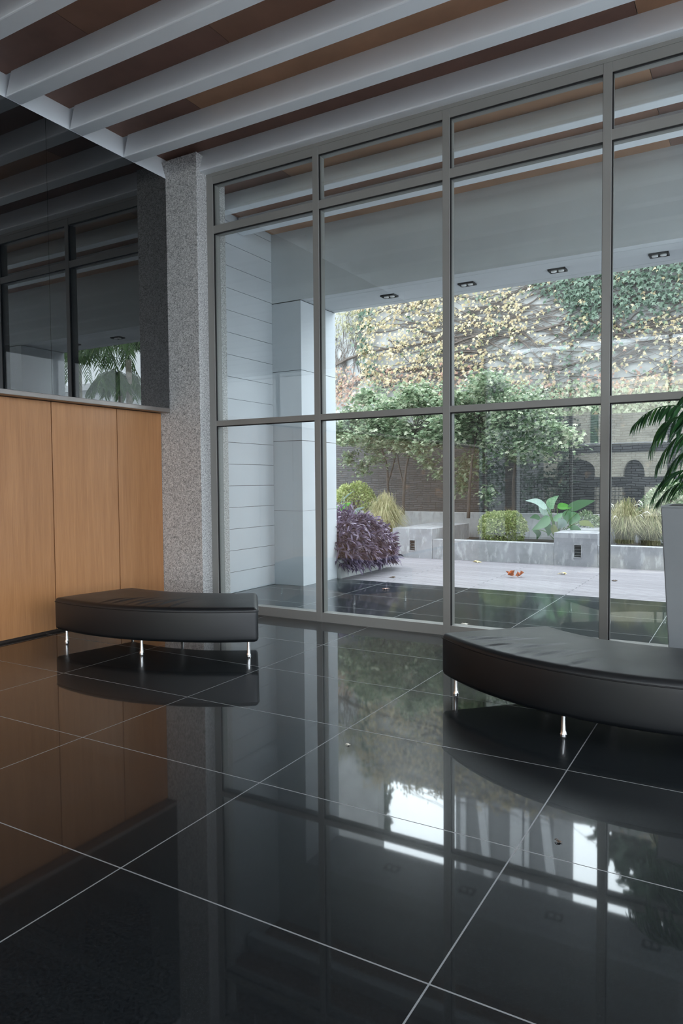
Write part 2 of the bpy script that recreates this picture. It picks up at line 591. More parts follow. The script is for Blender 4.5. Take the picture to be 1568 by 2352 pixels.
# ------------------------------------------------------------------ key levels
XW = -2.68      # veneer and render plane on the left
XM = -2.54      # face of the dark mirror panels
YF = 4.50       # inside face of the glazed front
ZC = 5.02       # underside of the ceiling beams
ZT = 5.28       # coffer panels
XR = 8.08       # glazed far side of the lobby
YB = -6.5       # street side of the lobby
XP = 3.30       # right terrace pillar

# ------------------------------------------------------------------ floors
struct(box(XW - 0.1, XR + 0.1, YB - 0.1, YF + 0.06, -0.12, 0.0).build('floor', M['floor']), 'polished black granite tile floor of the lobby', 'floor')
struct(box(-2.75, 3.9, YF + 0.06, 7.50, -0.12, 0.0).build('terrace_floor', M['terrace']), 'black granite terrace outside the glass front', 'floor')
struct(box(-6.5, 16.0, 7.50, 10.80, -0.14, -0.006).build('patio_paving', M['paving']), 'pinkish grey paved patio beyond the terrace', 'paving')

# ------------------------------------------------------------------ ceiling
ceil = thing('ceiling', (0, 0, ZC), 'white beamed lobby ceiling with brown coffer panels', 'ceiling', kind='structure')
far_edges = [3.86 - 0.70 * k for k in range(19)]      # far lower edge of every beam, towards the street
box(XW - 0.2, XR, YB, 4.62, ZT + 0.02, ZT + 0.25).build('slab', M['white'], ceil)
for fy in far_edges:
    MB().prism_x([(fy - 0.165, ZC), (fy, ZC), (fy - 0.015, ZT + 0.03), (fy - 0.095, ZT + 0.03)], XM, XR).build('beam', M['white'], ceil, bevel=0.012)
# the last beam, carrying the head of the glazing
MB().prism_x([(4.385, ZC), (4.66, ZC), (4.66, ZT + 0.03), (4.475, ZT + 0.03)], XM, XR).build('beam', M['white'], ceil, bevel=0.012)
# sloped end closing the coffers over the mirror
MB().add([(XM, YB, ZC), (XM, 4.62, ZC), (XM - 0.09, 4.62, ZT + 0.03), (XM - 0.09, YB, ZT + 0.03), (XM - 0.22, YB, ZC + 0.0), (XM - 0.22, 4.62, ZC), (XM - 0.22, 4.62, ZT + 0.03), (XM - 0.22, YB, ZT + 0.03)],
         [(0, 3, 2, 1), (0, 1, 5, 4), (4, 5, 6, 7), (3, 7, 6, 2), (0, 4, 7, 3), (1, 2, 6, 5)]).build('end_trim', M['white'], ceil)


def coffer(y0, y1, z, cuts, mats, parent):
    for (a, b), mt in zip(zip(cuts[:-1], cuts[1:]), mats):
        box(a + 0.003, b - 0.003, y0, y1, z, z + 0.02).build('coffer_panel', M[mt], parent)


XE = XM - 0.10
coffer(3.845, 4.48, ZT, [XE, 2.53, 5.6, XR], ['brown_dark', 'brown_light', 'brown_mid'], ceil)
coffer(3.145, 3.77, ZT, [XE, -1.49, 2.53, 6.5, XR], ['brown_dark', 'brown_light', 'brown_mid', 'brown_dark'], ceil)
coffer(2.445, 3.07, ZT, [XE, -0.55, 3.4, XR], ['brown_dark', 'brown_mid', 'brown_light'], ceil)
coffer(1.745, 2.37, ZT, [XE, -1.50, 2.6, XR], ['brown_dark', 'brown_mid', 'brown_dark'], ceil)
tones = ['brown_dark', 'brown_mid', 'brown_light']
for k in range(4, 18):
    fy = far_edges[k]
    coffer(fy - 0.02, fy + 0.62, ZT, [XE, -1.5 + (k % 3) * 1.3, 3.2 + (k % 2), XR], [tones[k % 3], tones[(k + 1) % 3], tones[(k + 2) % 3]], ceil)

# ------------------------------------------------------------------ left wall: veneer panels, steel ledge, mirror panels
wl = thing('wall_left', (XW, 0, 0), 'wall of orange wood veneer panels under the dark mirror', 'wall', kind='structure')
box(XW - 0.30, XW - 0.04, YB, 4.33, 0.0, ZT).build('backing', M['gap'], wl)
seams = [2.811 - 0.846 * k for k in range(15) if 2.811 - 0.846 * k > YB]
ys = [4.335, 3.657] + seams + [YB]
for a, b in zip(ys[1:], ys[:-1]):
    box(XW - 0.04, XW, a + 0.005, b - 0.005, 0.028, 2.32).build('wood_panel', M['wood'], wl, bevel=0.002)
struct(box(XW - 0.04, XW - 0.012, YB, 4.33, 0.0, 0.028).build('baseboard_left', M['gap']), 'dark recessed skirting under the wood panels', 'skirting')
struct(box(XW - 0.04, XM + 0.006, YB, 4.338, 2.325, 2.372).build('trim_1', M['sill'], bevel=0.004), 'steel ledge between wood panels and mirror', 'trim')
seam_y = 2.72
for i, (a, b, lb) in enumerate(((seam_y, 4.333, 'dark mirrored glass panel next to the granite column'), (seam_y - 2.9, seam_y, 'dark mirrored glass panel running off the left edge of the photo'))):
    p = box(XM - 0.012, XM, a + 0.0015, b - 0.0015, 2.372, ZC - 0.001).build('mirror_panel', M['mirror'])
    tag(p, lb, 'mirror')
box(XW - 0.04, XM - 0.013, YB, 4.33, 2.372, ZC - 0.001).build('mirror_backing', M['gap'], wl)

# granite column in the corner
col = struct(box(-2.95, -2.075, 4.335, 4.83, 0, ZC + 0.2).build('granite_column', M['granite'], bevel=0.004), 'speckled grey granite column between mirror and glass front', 'column')

# ------------------------------------------------------------------ glazed front
MW = 0.072
mull = [-2.04, -0.602, 0.852, 2.297, 3.742, 5.187, 6.632, 8.077]
Z1a, Z1b = 2.150, 2.212      # middle rail
Z2a, Z2b = 4.343, 4.430      # upper rail
ZHa, ZHb = 4.90, 4.985       # head
ZBb = 0.10                   # bottom rail
for n in range(len(mull) - 1):
    xa, xb = mull[n], mull[n + 1]
    w = thing('window_%d' % (n + 1), (xa, YF, 0), None, None, kind='structure')
    w['label'] = 'bay of the grey framed glass front, number %d from the granite column' % (n + 1)
    w['category'] = 'window'
    wa = MW if n else 0.155
    xl = xa + wa / 2 if n else -1.985
    x0 = xa - wa / 2 if n else -2.075
    box(x0, xl, YF, YF + 0.125, 0, ZHb).build('mullion', M['alu'], w, bevel=0.003)
    xr = xb - MW / 2
    for nm, za, zb in (('bottom_rail', 0.0, ZBb), ('middle_rail', Z1a, Z1b), ('upper_rail', Z2a, Z2b), ('head', ZHa, ZHb)):
        box(xl, xr, YF + 0.003, YF + 0.122, za, zb).build(nm, M['alu'], w, bevel=0.002)
    for nm, za, zb in (('pane', ZBb, Z1a), ('pane', Z1b, Z2a), ('pane', Z2b, ZHa)):
        pn = box(xl + 0.001, xr - 0.001, YF + 0.030, YF + 0.038, za + 0.001, zb - 0.001).build(nm, M['glass'], w)
        g = MB()
        t = 0.011
        g.box(xl, xl + t, YF + 0.012, YF + 0.029, za, zb)
        g.box(xr - t * 0.3, xr, YF + 0.012, YF + 0.029, za, zb)
        g.box(xl, xr, YF + 0.012, YF + 0.029, zb - t, zb)
        g.build('gasket', M['gasket'], pn)
struct(box(-2.075, XR, YF + 0.0, YF + 0.125, ZHb, ZC + 0.3).build('trim_2', M['alu']), 'strip closing the glass front against the ceiling', 'trim')

# ------------------------------------------------------------------ terrace outside
ZO, ZOT = 4.85, 5.06
tc_ = thing('terrace_ceiling', (0, 6, ZO), 'beamed terrace ceiling outside the glass front', 'ceiling', kind='structure')
XOE = -2.66
for fy in (5.23, 5.93):
    MB().prism_x([(fy - 0.14, ZO), (fy, ZO), (fy - 0.005, ZOT + 0.03), (fy - 0.105, ZOT + 0.03)], XOE, 12).build('beam', M['white'], tc_, bevel=0.01)
coffer(4.63, 5.13, ZOT, [XOE, -1.32, 2.57, 7, 12], ['brown_dark', 'brown_light', 'brown_dark', 'brown_mid'], tc_)
coffer(5.22, 5.83, ZOT, [XOE, 2.55, 7, 12], ['brown_mid', 'brown_dark', 'brown_light'], tc_)
coffer(5.92, 6.60, ZOT, [XOE, 2.58, 7, 12], ['brown_light', 'brown_dark', 'brown_mid'], tc_)
box(-3.2, 12, 4.63, 6.75, ZOT + 0.02, 6.6).build('slab', M['white'], tc_)
# deep edge beam with the downlights in its underside
ZS = 4.075
fas = thing('edge_beam', (0, 6.6, ZS), 'deep pale concrete beam along the outer edge of the terrace', 'beam', kind='structure')
box(-3.2, 12, 6.60, 7.55, ZS + 0.006, 8.2).build('beam_body', M['fascia'], fas)
for a, b in ((6.602, 6.742), (6.75, 7.398), (7.406, 7.548)):
    box(-2.18, 3.30, a, b, ZS, ZS + 0.006).build('soffit_board', M['fascia'], fas)
# left return wall with long boards
wt = thing('wall_terrace', (XW, 5.5, 0), 'pale grey boarded return wall at the left of the terrace', 'wall', kind='structure')
box(XW - 0.35, XW - 0.012, 4.7, 7.55, 0, 5.4).build('backing', M['groove'], wt)
jz = [0.0] + [0.282 + 0.2925 * k for k in range(18)]
for a, b in zip(jz[:-1], jz[1:]):
    box(XW - 0.012, XW, 4.75, 6.599, a + 0.003, b - 0.003).build('board', M['siding'], wt)
for nm, xa, xb, lb in (('terrace_pillar', -2.68, -2.18, 'pale grey square pillar behind the first glass bay'), ('terrace_pillar', 3.30, 3.80, 'pale grey pillar at the right end of the terrace, seen in the mirror')):
    pz = [0.0, 1.08, 2.09, 3.09, 4.07]
    pr = thing(nm, (xa, 6.6, 0), lb, 'pillar', kind='structure')
    box(xa + 0.006, xb - 0.006, 6.606, 7.544, 0, ZS).build('core', M['groove'], pr)
    for a, b in zip(pz[1:-1], pz[2:]):
        box(xa, xb, 6.6, 7.55, a + 0.004, b - 0.004).build('cladding', M['siding'], pr)
    box(xa, xb, 6.6, 7.55, 0.0, pz[1] - 0.0).build('cladding', M['siding'], pr)
struct(box(3.80, 12.0, 6.6, 7.5, 0, ZS).build('wall_right', M['siding']), 'pale grey wall past the right terrace pillar, seen in the mirror', 'wall')

dl0 = thing('downlight', (2.424, 7.07, ZS))
pos = [-1.016, 0.118, 1.281, 2.424]
dlab = ['twin downlight in the beam underside, nearest the left pillar', 'twin downlight in the beam underside, second from the left pillar',
        'twin downlight in the beam underside, third from the left pillar', 'twin downlight in the beam underside, farthest right, above the green ivy']


def make_downlight(x, label):
    t = thing('downlight', (x, 7.07, ZS), label, 'downlight', 'downlights under the terrace edge beam')
    f = MB()
    w, d = 0.105, 0.075
    for a in ((-w, w, -d, -d + 0.012), (-w, w, d - 0.012, d), (-w, -w + 0.012, -d, d), (w - 0.012, w, -d, d)):
        f.box(x + a[0], x + a[1], 7.07 + a[2], 7.07 + a[3], ZS - 0.02, ZS)
    f.build('frame', M['fixture'], t)
    box(x - w, x + w, 7.07 - d, 7.07 + d, ZS - 0.005, ZS - 0.001).build('housing', M['fixture'], t)
    for s in (-1, 1):
        MB().lathe((x + s * 0.045, 7.07, ZS - 0.03), [(0.014, 0), (0.034, 0.004), (0.036, 0.025)], 14).build('lamp', M['bulb'], t, smooth=True)
    return t


bpy.data.objects.remove(dl0)
for x, lb in zip(pos, dlab):
    make_downlight(x, lb)

# ------------------------------------------------------------------ rest of the lobby (behind and beside the camera)
n = len(mull)
for i, (xa, xb) in enumerate(zip([-2.6, -0.45, 1.7, 3.85, 6.0], [-0.45, 1.7, 3.85, 6.0, XR])):
    w = thing('window_%d' % (n + i), (xa, YB, 0), None, None, kind='structure')
    w['label'] = 'bay of the street side glazing, number %d, seen only as a reflection' % (i + 1)
    w['category'] = 'window'
    box(xa, xa + 0.07, YB - 0.12, YB, 0, ZC).build('mullion', M['alu'], w)
    for za, zb in ((0, 0.1), (4.9, ZC + 0.3),):
        box(xa + 0.07, xb, YB - 0.12, YB, za, zb).build('rail', M['alu'], w)

for i, (ya, yb) in enumerate(zip([-6.5, -4.3, -2.1, 0.1, 2.3], [-4.3, -2.1, 0.1, 2.3, 4.5])):
    w = thing('window_%d' % (n + 5 + i), (XR, ya, 0), None, None, kind='structure')
    w['label'] = 'bay of the side glazing right of the camera, number %d, out of the photo' % (i + 1)
    w['category'] = 'window'
    box(XR, XR + 0.12, ya, ya + 0.07, 0, ZC).build('mullion', M['alu'], w)
    for za, zb in ((0, 0.1), (4.9, ZC + 0.3)):
        box(XR, XR + 0.12, ya + 0.07, yb, za, zb).build('rail', M['alu'], w)

# ------------------------------------------------------------------ benches
def make_bench(cx, cy, a0, a1, ri, ro, label, ridges):
    b = thing('curved_bench', (cx, cy, 0), label, 'bench', 'curved black leather benches')
    zb, zt = 0.128, 0.433
    A = (math.radians(a0), math.radians(a1))
    am, rm = (A[0] + A[1]) / 2, (ri + ro) / 2
    hx, hy, hz = (A[1] - A[0]) / 2 * rm, (ro - ri) / 2, (zt - 0.006 - zb) / 2
    RC = 0.034

    def axis(h, step):
        e = [0, 0.12 * RC, 0.28 * RC, 0.48 * RC, 0.72 * RC, RC]
        n = max(2, int((2 * h - 2 * RC) / step))
        mid = [-h + RC + (2 * h - 2 * RC) * k / n for k in range(1, n)]
        return [-h + x for x in e] + mid + [h - x for x in reversed(e)]

    X, Y, Zs = axis(hx, 0.012), axis(hy, 0.012), axis(hz, 0.03)
    nx, ny, nz = len(X) - 1, len(Y) - 1, len(Zs) - 1
    vid, V, F = {}, [], []

    def vert(i, j, k):
        if (i, j, k) in vid:
            return vid[(i, j, k)]
        p = np.array([X[i], Y[j], Zs[k]])
        q = np.array([max(-hx + RC, min(hx - RC, p[0])), max(-hy + RC, min(hy - RC, p[1])), max(-hz + RC, min(hz - RC, p[2]))])
        d = p - q
        L = np.linalg.norm(d)
        p = q + d / L * RC
        s_ = (hy - p[1]) / (2 * hy)           # 0 = front, 1 = back
        u = p[0] / hx
        ang = am + p[0] / rm
        # soft bulge of the sides and crown of the seat
        up = max(0.0, d[2] / L)
        z = p[2] + up * 0.016 * (1 - (2 * s_ - 1) ** 4) * (1 - u ** 8)
        y = p[1] + (d[1] / L) * 0.007 * math.cos(PI * p[2] / (2 * hz)) * (1 - u ** 8)
        if up > 0.5:
            for (ra, rs, dda, ds, h, wd) in ridges:
                e = np.array([p[0] - (math.radians(ra) - am) * rm, (s_ - rs) * 2 * hy])
                dv = np.array([math.radians(dda) * rm, ds * 2 * hy])
                LL = np.linalg.norm(dv)
                dv /= LL
                t = e @ dv
                if 0 < t < LL:
                    c = e[0] * dv[1] - e[1] * dv[0] + 0.012 * math.sin(9 * t)
                    k_ = math.sin(PI * (t / LL) ** 0.7)
                    z += h * k_ * (math.exp(-(c / wd) ** 2) - 0.55 * math.exp(-((c - 1.7 * wd) / wd) ** 2))
        r = rm + y
        vid[(i, j, k)] = len(V)
        V.append((cx + r * math.cos(ang), cy + r * math.sin(ang), zb + hz + z))
        return vid[(i, j, k)]

    for i in range(nx):
        for j in range(ny):
            F.append((vert(i, j, nz), vert(i + 1, j, nz), vert(i + 1, j + 1, nz), vert(i, j + 1, nz)))
            F.append((vert(i, j, 0), vert(i, j + 1, 0), vert(i + 1, j + 1, 0), vert(i + 1, j, 0)))
        for k in range(nz):
            F.append((vert(i, 0, k), vert(i + 1, 0, k), vert(i + 1, 0, k + 1), vert(i, 0, k + 1)))
            F.append((vert(i, ny, k), vert(i, ny, k + 1), vert(i + 1, ny, k + 1), vert(i + 1, ny, k)))
    for j in range(ny):
        for k in range(nz):
            F.append((vert(0, j, k), vert(0, j, k + 1), vert(0, j + 1, k + 1), vert(0, j + 1, k)))
            F.append((vert(nx, j, k), vert(nx, j + 1, k), vert(nx, j + 1, k + 1), vert(nx, j, k + 1)))
    mb = MB()
    mb.add(V, [f[::-1] for f in F])
    cu = mb.build('cushion', M['leather'], b, smooth=True)

    def rad(s):
        return ro + (ri - ro) * s

    # piping round the top edge
    loop = []
    for a in np.linspace(A[0] + 0.012, A[-1] - 0.012, 60):
        loop.append((cx + (ro + 0.003) * math.cos(a), cy + (ro + 0.003) * math.sin(a), zt - 0.040))
    for s in np.linspace(0.03, 0.97, 20):
        r = rad(s)
        loop.append((cx + r * math.cos(A[-1]), cy + r * math.sin(A[-1]), zt - 0.040))
    for a in np.linspace(A[-1] - 0.012, A[0] + 0.012, 60):
        loop.append((cx + (ri - 0.001) * math.cos(a), cy + (ri - 0.001) * math.sin(a), zt - 0.040))
    for s in np.linspace(0.97, 0.03, 20):
        r = rad(s)
        loop.append((cx + r * math.cos(A[0]), cy + r * math.sin(A[0]), zt - 0.040))
    MB().tube(loop, 0.0045, 6, closed=True).build('piping', M['piping'], cu, smooth=True, origin=b['_o'])
    ins = 0.075
    for r in (ro - ins, ri + ins):
        da = 0.085 / r
        for a in (A[0] + da, (A[0] + A[-1]) / 2, A[-1] - da):
            c = (cx + r * math.cos(a), cy + r * math.sin(a), 0)
            MB().lathe(c, [(0.0205, 0), (0.0205, 0.006), (0.0185, 0.010), (0.0162, 0.03), (0.0142, 0.06), (0.0128, 0.09), (0.0122, 0.128), (0.024, 0.1285), (0.024, 0.137)], 20).build('leg', M['chrome'], b, smooth=True, sharp=25)
    return b


r1 = []
for k, a in enumerate((-87.5, -84.5, -81.0, -78.5, -76.0, -73.5, -70.5)):
    r1.append((a, 0.03 + 0.02 * (k % 2), 2.6, 0.40 + 0.08 * (k % 3), 0.007 + 0.002 * (k % 2), 0.014))
make_bench(-1.7535, 4.9107, -102.4, -52.4, 1.645, 2.486, 'curved black leather bench in front of the wood panels', r1)
r2 = []
for k, a in enumerate((-129, -126.5, -123.5, -121, -118, -115.5, -113, -109.5, -106.5, -102)):
    r2.append((a, 0.04 + 0.03 * (k % 3), 4.5, 0.30 + 0.1 * (k % 3), 0.006 + 0.002 * (k % 2), 0.013))
make_bench(2.8695, 4.0879, -135.8, -70.0, 1.055, 1.9017, 'curved black leather bench by the glass, cut by the right edge', r2)

# ------------------------------------------------------------------ potted palm indoors
PX0, PY0 = 3.10, 3.98
palm = thing('potted_palm', (PX0, PY0, 0), 'tall tapered grey planter holding a green palm at the right edge', 'potted plant')
ZP = 1.292
hb, ht = 0.205, 0.275
pl_ = MB()
pl_.frustum((PX0 - hb, PX0 + hb, PY0 - hb, PY0 + hb), (PX0 - ht, PX0 + ht, PY0 - ht, PY0 + ht), 0, ZP)
pot = pl_.build('planter', M['planter'], palm, bevel=0.008)
rim = MB()
for a in ((-ht, ht, -ht, -ht + 0.03), (-ht, ht, ht - 0.03, ht), (-ht, -ht + 0.03, -ht + 0.03, ht - 0.03), (ht - 0.03, ht, -ht + 0.03, ht - 0.03)):
    rim.box(PX0 + a[0], PX0 + a[1], PY0 + a[2], PY0 + a[3], ZP, ZP + 0.012)
rim.build('rim', M['planter'], pot)
box(PX0 - ht + 0.03, PX0 + ht - 0.03, PY0 - ht + 0.03, PY0 + ht - 0.03, ZP, ZP + 0.006).build('soil', M['soil'], pot)
stem = MB()
for dx, dy, h in ((0.0, 0.0, 0.95), (0.06, 0.05, 0.72), (-0.05, 0.04, 0.55)):
    stem.tube([(PX0 + dx, PY0 + dy, ZP), (PX0 + dx * 1.3, PY0 + dy, ZP + h * 0.5), (PX0 + dx * 1.8, PY0 + dy, ZP + h)], [0.018, 0.014, 0.010], 8)
stem.build('stem', M['stalk'], palm, smooth=True)


def smooth_path(P, n):
    P = [np.array(p, float) for p in P]
    out = []
    m_ = len(P) - 1
    for k in range(n + 1):
        t = k / n * m_
        i = min(int(t), m_ - 1)
        u = t - i
        p0, p1, p2, p3 = P[max(i - 1, 0)], P[i], P[i + 1], P[min(i + 2, m_)]
        out.append(0.5 * ((2 * p1) + (-p0 + p2) * u + (2 * p0 - 5 * p1 + 4 * p2 - p3) * u * u + (-p0 + 3 * p1 - 3 * p2 + p3) * u ** 3))
    return out


def frond(path, nl, length, width, droop, mat, parent, name='frond', rr=0.006, start=0.15, seed=0, spread=0.85):
    R_ = random.Random(seed)
    pts = smooth_path(path, 26)
    mb = MB()
    mb.tube(pts, [rr * (1 - 0.75 * k / 26) for k in range(27)], 5)
    for side in (-1, 1):
        for k in range(nl):
            t = start + (1 - start) * (k + 0.5) / nl
            f_ = t * 26
            i = min(int(f_), 25)
            p = pts[i] + (pts[i + 1] - pts[i]) * (f_ - i)
            d = pts[i + 1] - pts[i]
            d /= np.linalg.norm(d) + 1e-9
            sd = np.cross(d, np.array([0, 0, 1.0]))
            if np.linalg.norm(sd) < 0.05:
                sd = np.array([1.0, 0, 0])
            sd /= np.linalg.norm(sd)
            up = np.cross(sd, d)
            L = length * (0.55 + 0.45 * math.sin(PI * min(1, 0.15 + t * 0.8))) * R_.uniform(0.85, 1.1)
            dirv = side * sd * spread + d * 0.55 + up * 0.10 + np.array([0, 0, -droop * R_.uniform(0.5, 1.1)])
            dirv /= np.linalg.norm(dirv)
            q = [p]
            for s_ in range(1, 5):
                dd = dirv + np.array([0, 0, -droop * 0.55 * s_ / 4])
                dd /= np.linalg.norm(dd)
                q.append(q[-1] + dd * L / 4)
            wv = np.cross(dirv, up)
            w = width * R_.uniform(0.85, 1.1)
            mb.strip(q, [w * 0.35, w, w * 0.95, w * 0.6, 0.0015], np.cross(dirv, np.cross(wv, dirv)) + 0.3 * up, 0.35)
    return mb.build(name, mat, parent, smooth=True)


crown = np.array([PX0 + 0.03, PY0, 2.05])
fr = [
    ([(1640, 985), (1572, 938), (1522, 934), (1484, 950), (1457, 974)], 3.86, 15, 0.17, 0.015, 1.0),
    ([(1640, 990), (1590, 958), (1548, 960), (1516, 980), (1498, 1022)], 3.72, 15, 0.25, 0.018, 0.95),
    ([(1645, 1010), (1600, 990), (1560, 1000), (1530, 1030), (1512, 1062)], 3.98, 15, 0.24, 0.018, 0.9),
    ([(1650, 1060), (1608, 1030), (1575, 1036), (1545, 1062), (1528, 1092)], 3.80, 16, 0.20, 0.014, 0.8),
    ([(1660, 1120), (1610, 1085), (1560, 1082), (1522, 1104), (1500, 1140)], 3.74, 26, 0.20, 0.010, 0.7),
    ([(1660, 1140), (1612, 1108), (1572, 1106), (1535, 1124), (1512, 1150)], 4.02, 24, 0.18, 0.010, 0.7),
    ([(1650, 960), (1610, 920), (1580, 905), (1560, 925), (1552, 965)], 4.10, 15, 0.20, 0.016, 0.9),
]
for k, (pth, yy, nl, L, w, dr) in enumerate(fr):
    pts = [at(u, v, yy) for u, v in pth]
    pts[0] = np.array([PX0 + 0.02, PY0, pts[0][2]])
    frond(pts, nl, L, w, dr, M['palm'], palm, seed=k)
for k, (dx, dy, dz) in enumerate(((0.55, -0.3, 0.1), (0.6, 0.2, 0.35), (0.2, -0.55, 0.3), (0.5, -0.1, -0.2))):
    frond([crown - (0, 0, 0.1), crown + np.array([dx * 0.4, dy * 0.4, 0.15 + dz * 0.5]), crown + np.array([dx * 0.8, dy * 0.8, 0.1 + dz * 0.5]), crown + np.array([dx, dy, -0.1 + dz * 0.4])], 20, 0.19, 0.011, 0.7, M['palm'], palm, seed=20 + k)

# ------------------------------------------------------------------ garden: walls, blocks, beds
struct(box(-6.5, 16, 11.0, 13.2, -0.3, 0.24).build('garden_bed', M['soil']), 'soil bed behind the low concrete wall', 'soil')


def low_wall(x0, x1, label):
    w = box(x0, x1, 10.80, 11.02, -0.02, 0.370).build('low_wall', M['concrete'], bevel=0.006)
    return tag(w, label, 'low wall', 'low concrete walls edging the garden bed')


low_wall(-1.962, 0.355, 'low concrete garden wall between the two concrete blocks')
low_wall(1.095, 5.6, 'low concrete garden wall right of the second block')


def seat_block(x0, x1, label, lx0, lx1, lz0, lz1):
    t = thing('concrete_block', (x0, 10.79, 0), label, 'concrete block', 'concrete seat blocks by the garden bed')
    # front with a real recess for the step light
    y0, y1, z1 = 10.79, 12.84, 0.568
    b = MB()
    b.box(x0, lx0, y0, y0 + 0.10, -0.02, z1).box(lx1, x1, y0, y0 + 0.10, -0.02, z1)
    b.box(lx0, lx1, y0, y0 + 0.10, -0.02, lz0).box(lx0, lx1, y0, y0 + 0.10, lz1, z1)
    b.box(x0, x1, y0 + 0.10, y1, -0.02, z1)
    b.build('block', M['concrete_block'], t)
    l = MB()
    for k in range(4):
        zz = lz0 + (lz1 - lz0) * (k + 0.4) / 4
        l.add([(lx0, y0 + 0.03, zz), (lx1, y0 + 0.03, zz), (lx1, y0 + 0.09, zz + 0.035), (lx0, y0 + 0.09, zz + 0.035),
               (lx0, y0 + 0.03, zz + 0.006), (lx1, y0 + 0.03, zz + 0.006), (lx1, y0 + 0.09, zz + 0.041), (lx0, y0 + 0.09, zz + 0.041)],
              [(0, 3, 2, 1), (4, 5, 6, 7), (0, 1, 5, 4), (1, 2, 6, 5), (2, 3, 7, 6), (3, 0, 4, 7)])
    l.build('louvre', M['louvre'], t)
    f = MB()
    e = 0.014
    f.box(lx0 - e, lx0 + 0.004, y0 - 0.006, y0 + 0.02, lz0 - e, lz1 + e).box(lx1 - 0.004, lx1 + e, y0 - 0.006, y0 + 0.02, lz0 - e, lz1 + e)
    f.box(lx0, lx1, y0 - 0.006, y0 + 0.02, lz1 - 0.004, lz1 + e).box(lx0, lx1, y0 - 0.006, y0 + 0.02, lz0 - e, lz0 + 0.004)
    f.build('light_frame', M['concrete'], t)
    return t


seat_block(-2.804, -1.964, 'concrete block with a step light, beside the purple plant', -2.44, -2.318, 0.135, 0.34)
seat_block(0.357, 1.094, 'concrete block with a step light, below the big leafy plant', 0.70, 0.826, 0.145, 0.365)

struct(box(-6.5, 16, 13.2, 13.42, -0.2, 0.785).build('rear_wall', M['concrete_light'], bevel=0.006), 'streaked concrete upstand along the back of the bed', 'wall')
struct(box(-6.5, 16, 13.60, 13.95, -0.2, 2.85).build('slate_wall', M['slate']), 'dark stacked slate wall behind the maples', 'wall')
struct(box(-6.5, 16, 13.42, 13.60, -0.2, 0.55).build('slate_footing', M['soil']), 'strip of soil between upstand and slate wall', 'soil')
YI = 16.0
struct(box(-5.93, 2.2, YI, YI + 0.4, 0, 7.05).build('ivy_wall', M['plaster']), 'old grey plaster wall covered in climbing ivy', 'wall')
struct(box(2.2, 6.2, YI + 0.05, YI + 0.4, 0, 7.3).build('ivy_wall_right', M['plaster']), 'right stretch of the plaster wall behind the palms', 'wall')
struct(box(-16, -5.93, YI + 0.10, YI + 0.5, 0, 12.5).build('white_wall', M['white_wall']), 'taller whitewashed wall left of the ivy wall', 'wall')
struct(box(-16, 30, 13.9, 40, -0.4, -0.1).build('garden_ground', M['soil']), 'ground behind the garden walls', 'ground')

# left trough with the purple plant
tr = thing('plant_trough', (-2.45, 8.3, 0), 'low white concrete trough under the purple plant', 'trough')
box(-3.4, -2.12, 7.56, 9.12, -0.02, 0.29).build('trough_wall', M['white_wall'], tr, bevel=0.008)
box(-3.3, -2.20, 7.64, 9.04, 0.29, 0.30).build('soil', M['soil'], tr)
struct(box(-6.5, -2.81, 9.12, 11.0, -0.3, 0.2).build('side_bed', M['soil']), 'soil bed left of the first concrete block', 'soil')


# ------------------------------------------------------------------ plants
def leaf_shape(c, d, nrm, L, W, kind='oval'):
    """verts, faces of one small leaf lying along d with normal nrm"""
    d = d / (np.linalg.norm(d) + 1e-9)
    s = np.cross(nrm, d)
    s = s / (np.linalg.norm(s) + 1e-9)
    u = np.cross(d, s)
    if kind == 'oval':
        V = [c, c + d * L * 0.45 + s * W + u * W * 0.25, c + d * L, c + d * L * 0.45 - s * W + u * W * 0.25]
        return V, [(0, 1, 2), (0, 2, 3)]
    if kind == 'lobed':     # three pointed lobes
        V = [c, c + d * L * 0.35 + s * W, c + d * L * 0.45 + s * W * 0.3, c + d * L, c + d * L * 0.45 - s * W * 0.3, c + d * L * 0.35 - s * W]
        return V, [(0, 1, 2), (0, 2, 3, 4), (0, 4, 5)]
    if kind == 'star':      # palmate maple leaf, five narrow fingers
        V = [c]
        F = []
        for k, (a, l) in enumerate(((-1.25, 0.6), (-0.6, 0.85), (0, 1.0), (0.6, 0.85), (1.25, 0.6))):
            dd = d * math.cos(a) + s * math.sin(a)
            pp = -d * math.sin(a) + s * math.cos(a)
            b = len(V)
            V += [c + dd * L * l * 0.5 + pp * W * 0.35, c + dd * L * l - u * L * 0.12, c + dd * L * l * 0.5 - pp * W * 0.35]
            F.append((0, b, b + 1, b + 2))
        return V, F


def rv(R_):
    return np.array([R_.gauss(0, 1), R_.gauss(0, 1), R_.gauss(0, 1)])


# --- climbing ivy on the plaster wall
R_ = random.Random(11)
ivy = thing('climbing_ivy', (-2, YI, 3), 'climbing ivy with cream yellow leaves and bare stems on the plaster wall', 'climbing plant')
vm = MB()


def vine(path, r0, r1, y=YI - 0.05, wig=0.06, n=14):
    P = [at(u, v, y) for u, v in path]
    for p in P[1:-1]:
        p += np.array([R_.gauss(0, wig), 0, R_.gauss(0, wig)])
    Q = smooth_path(P, n)
    vm.tube(Q, [r0 + (r1 - r0) * k / n for k in range(n + 1)], 5)


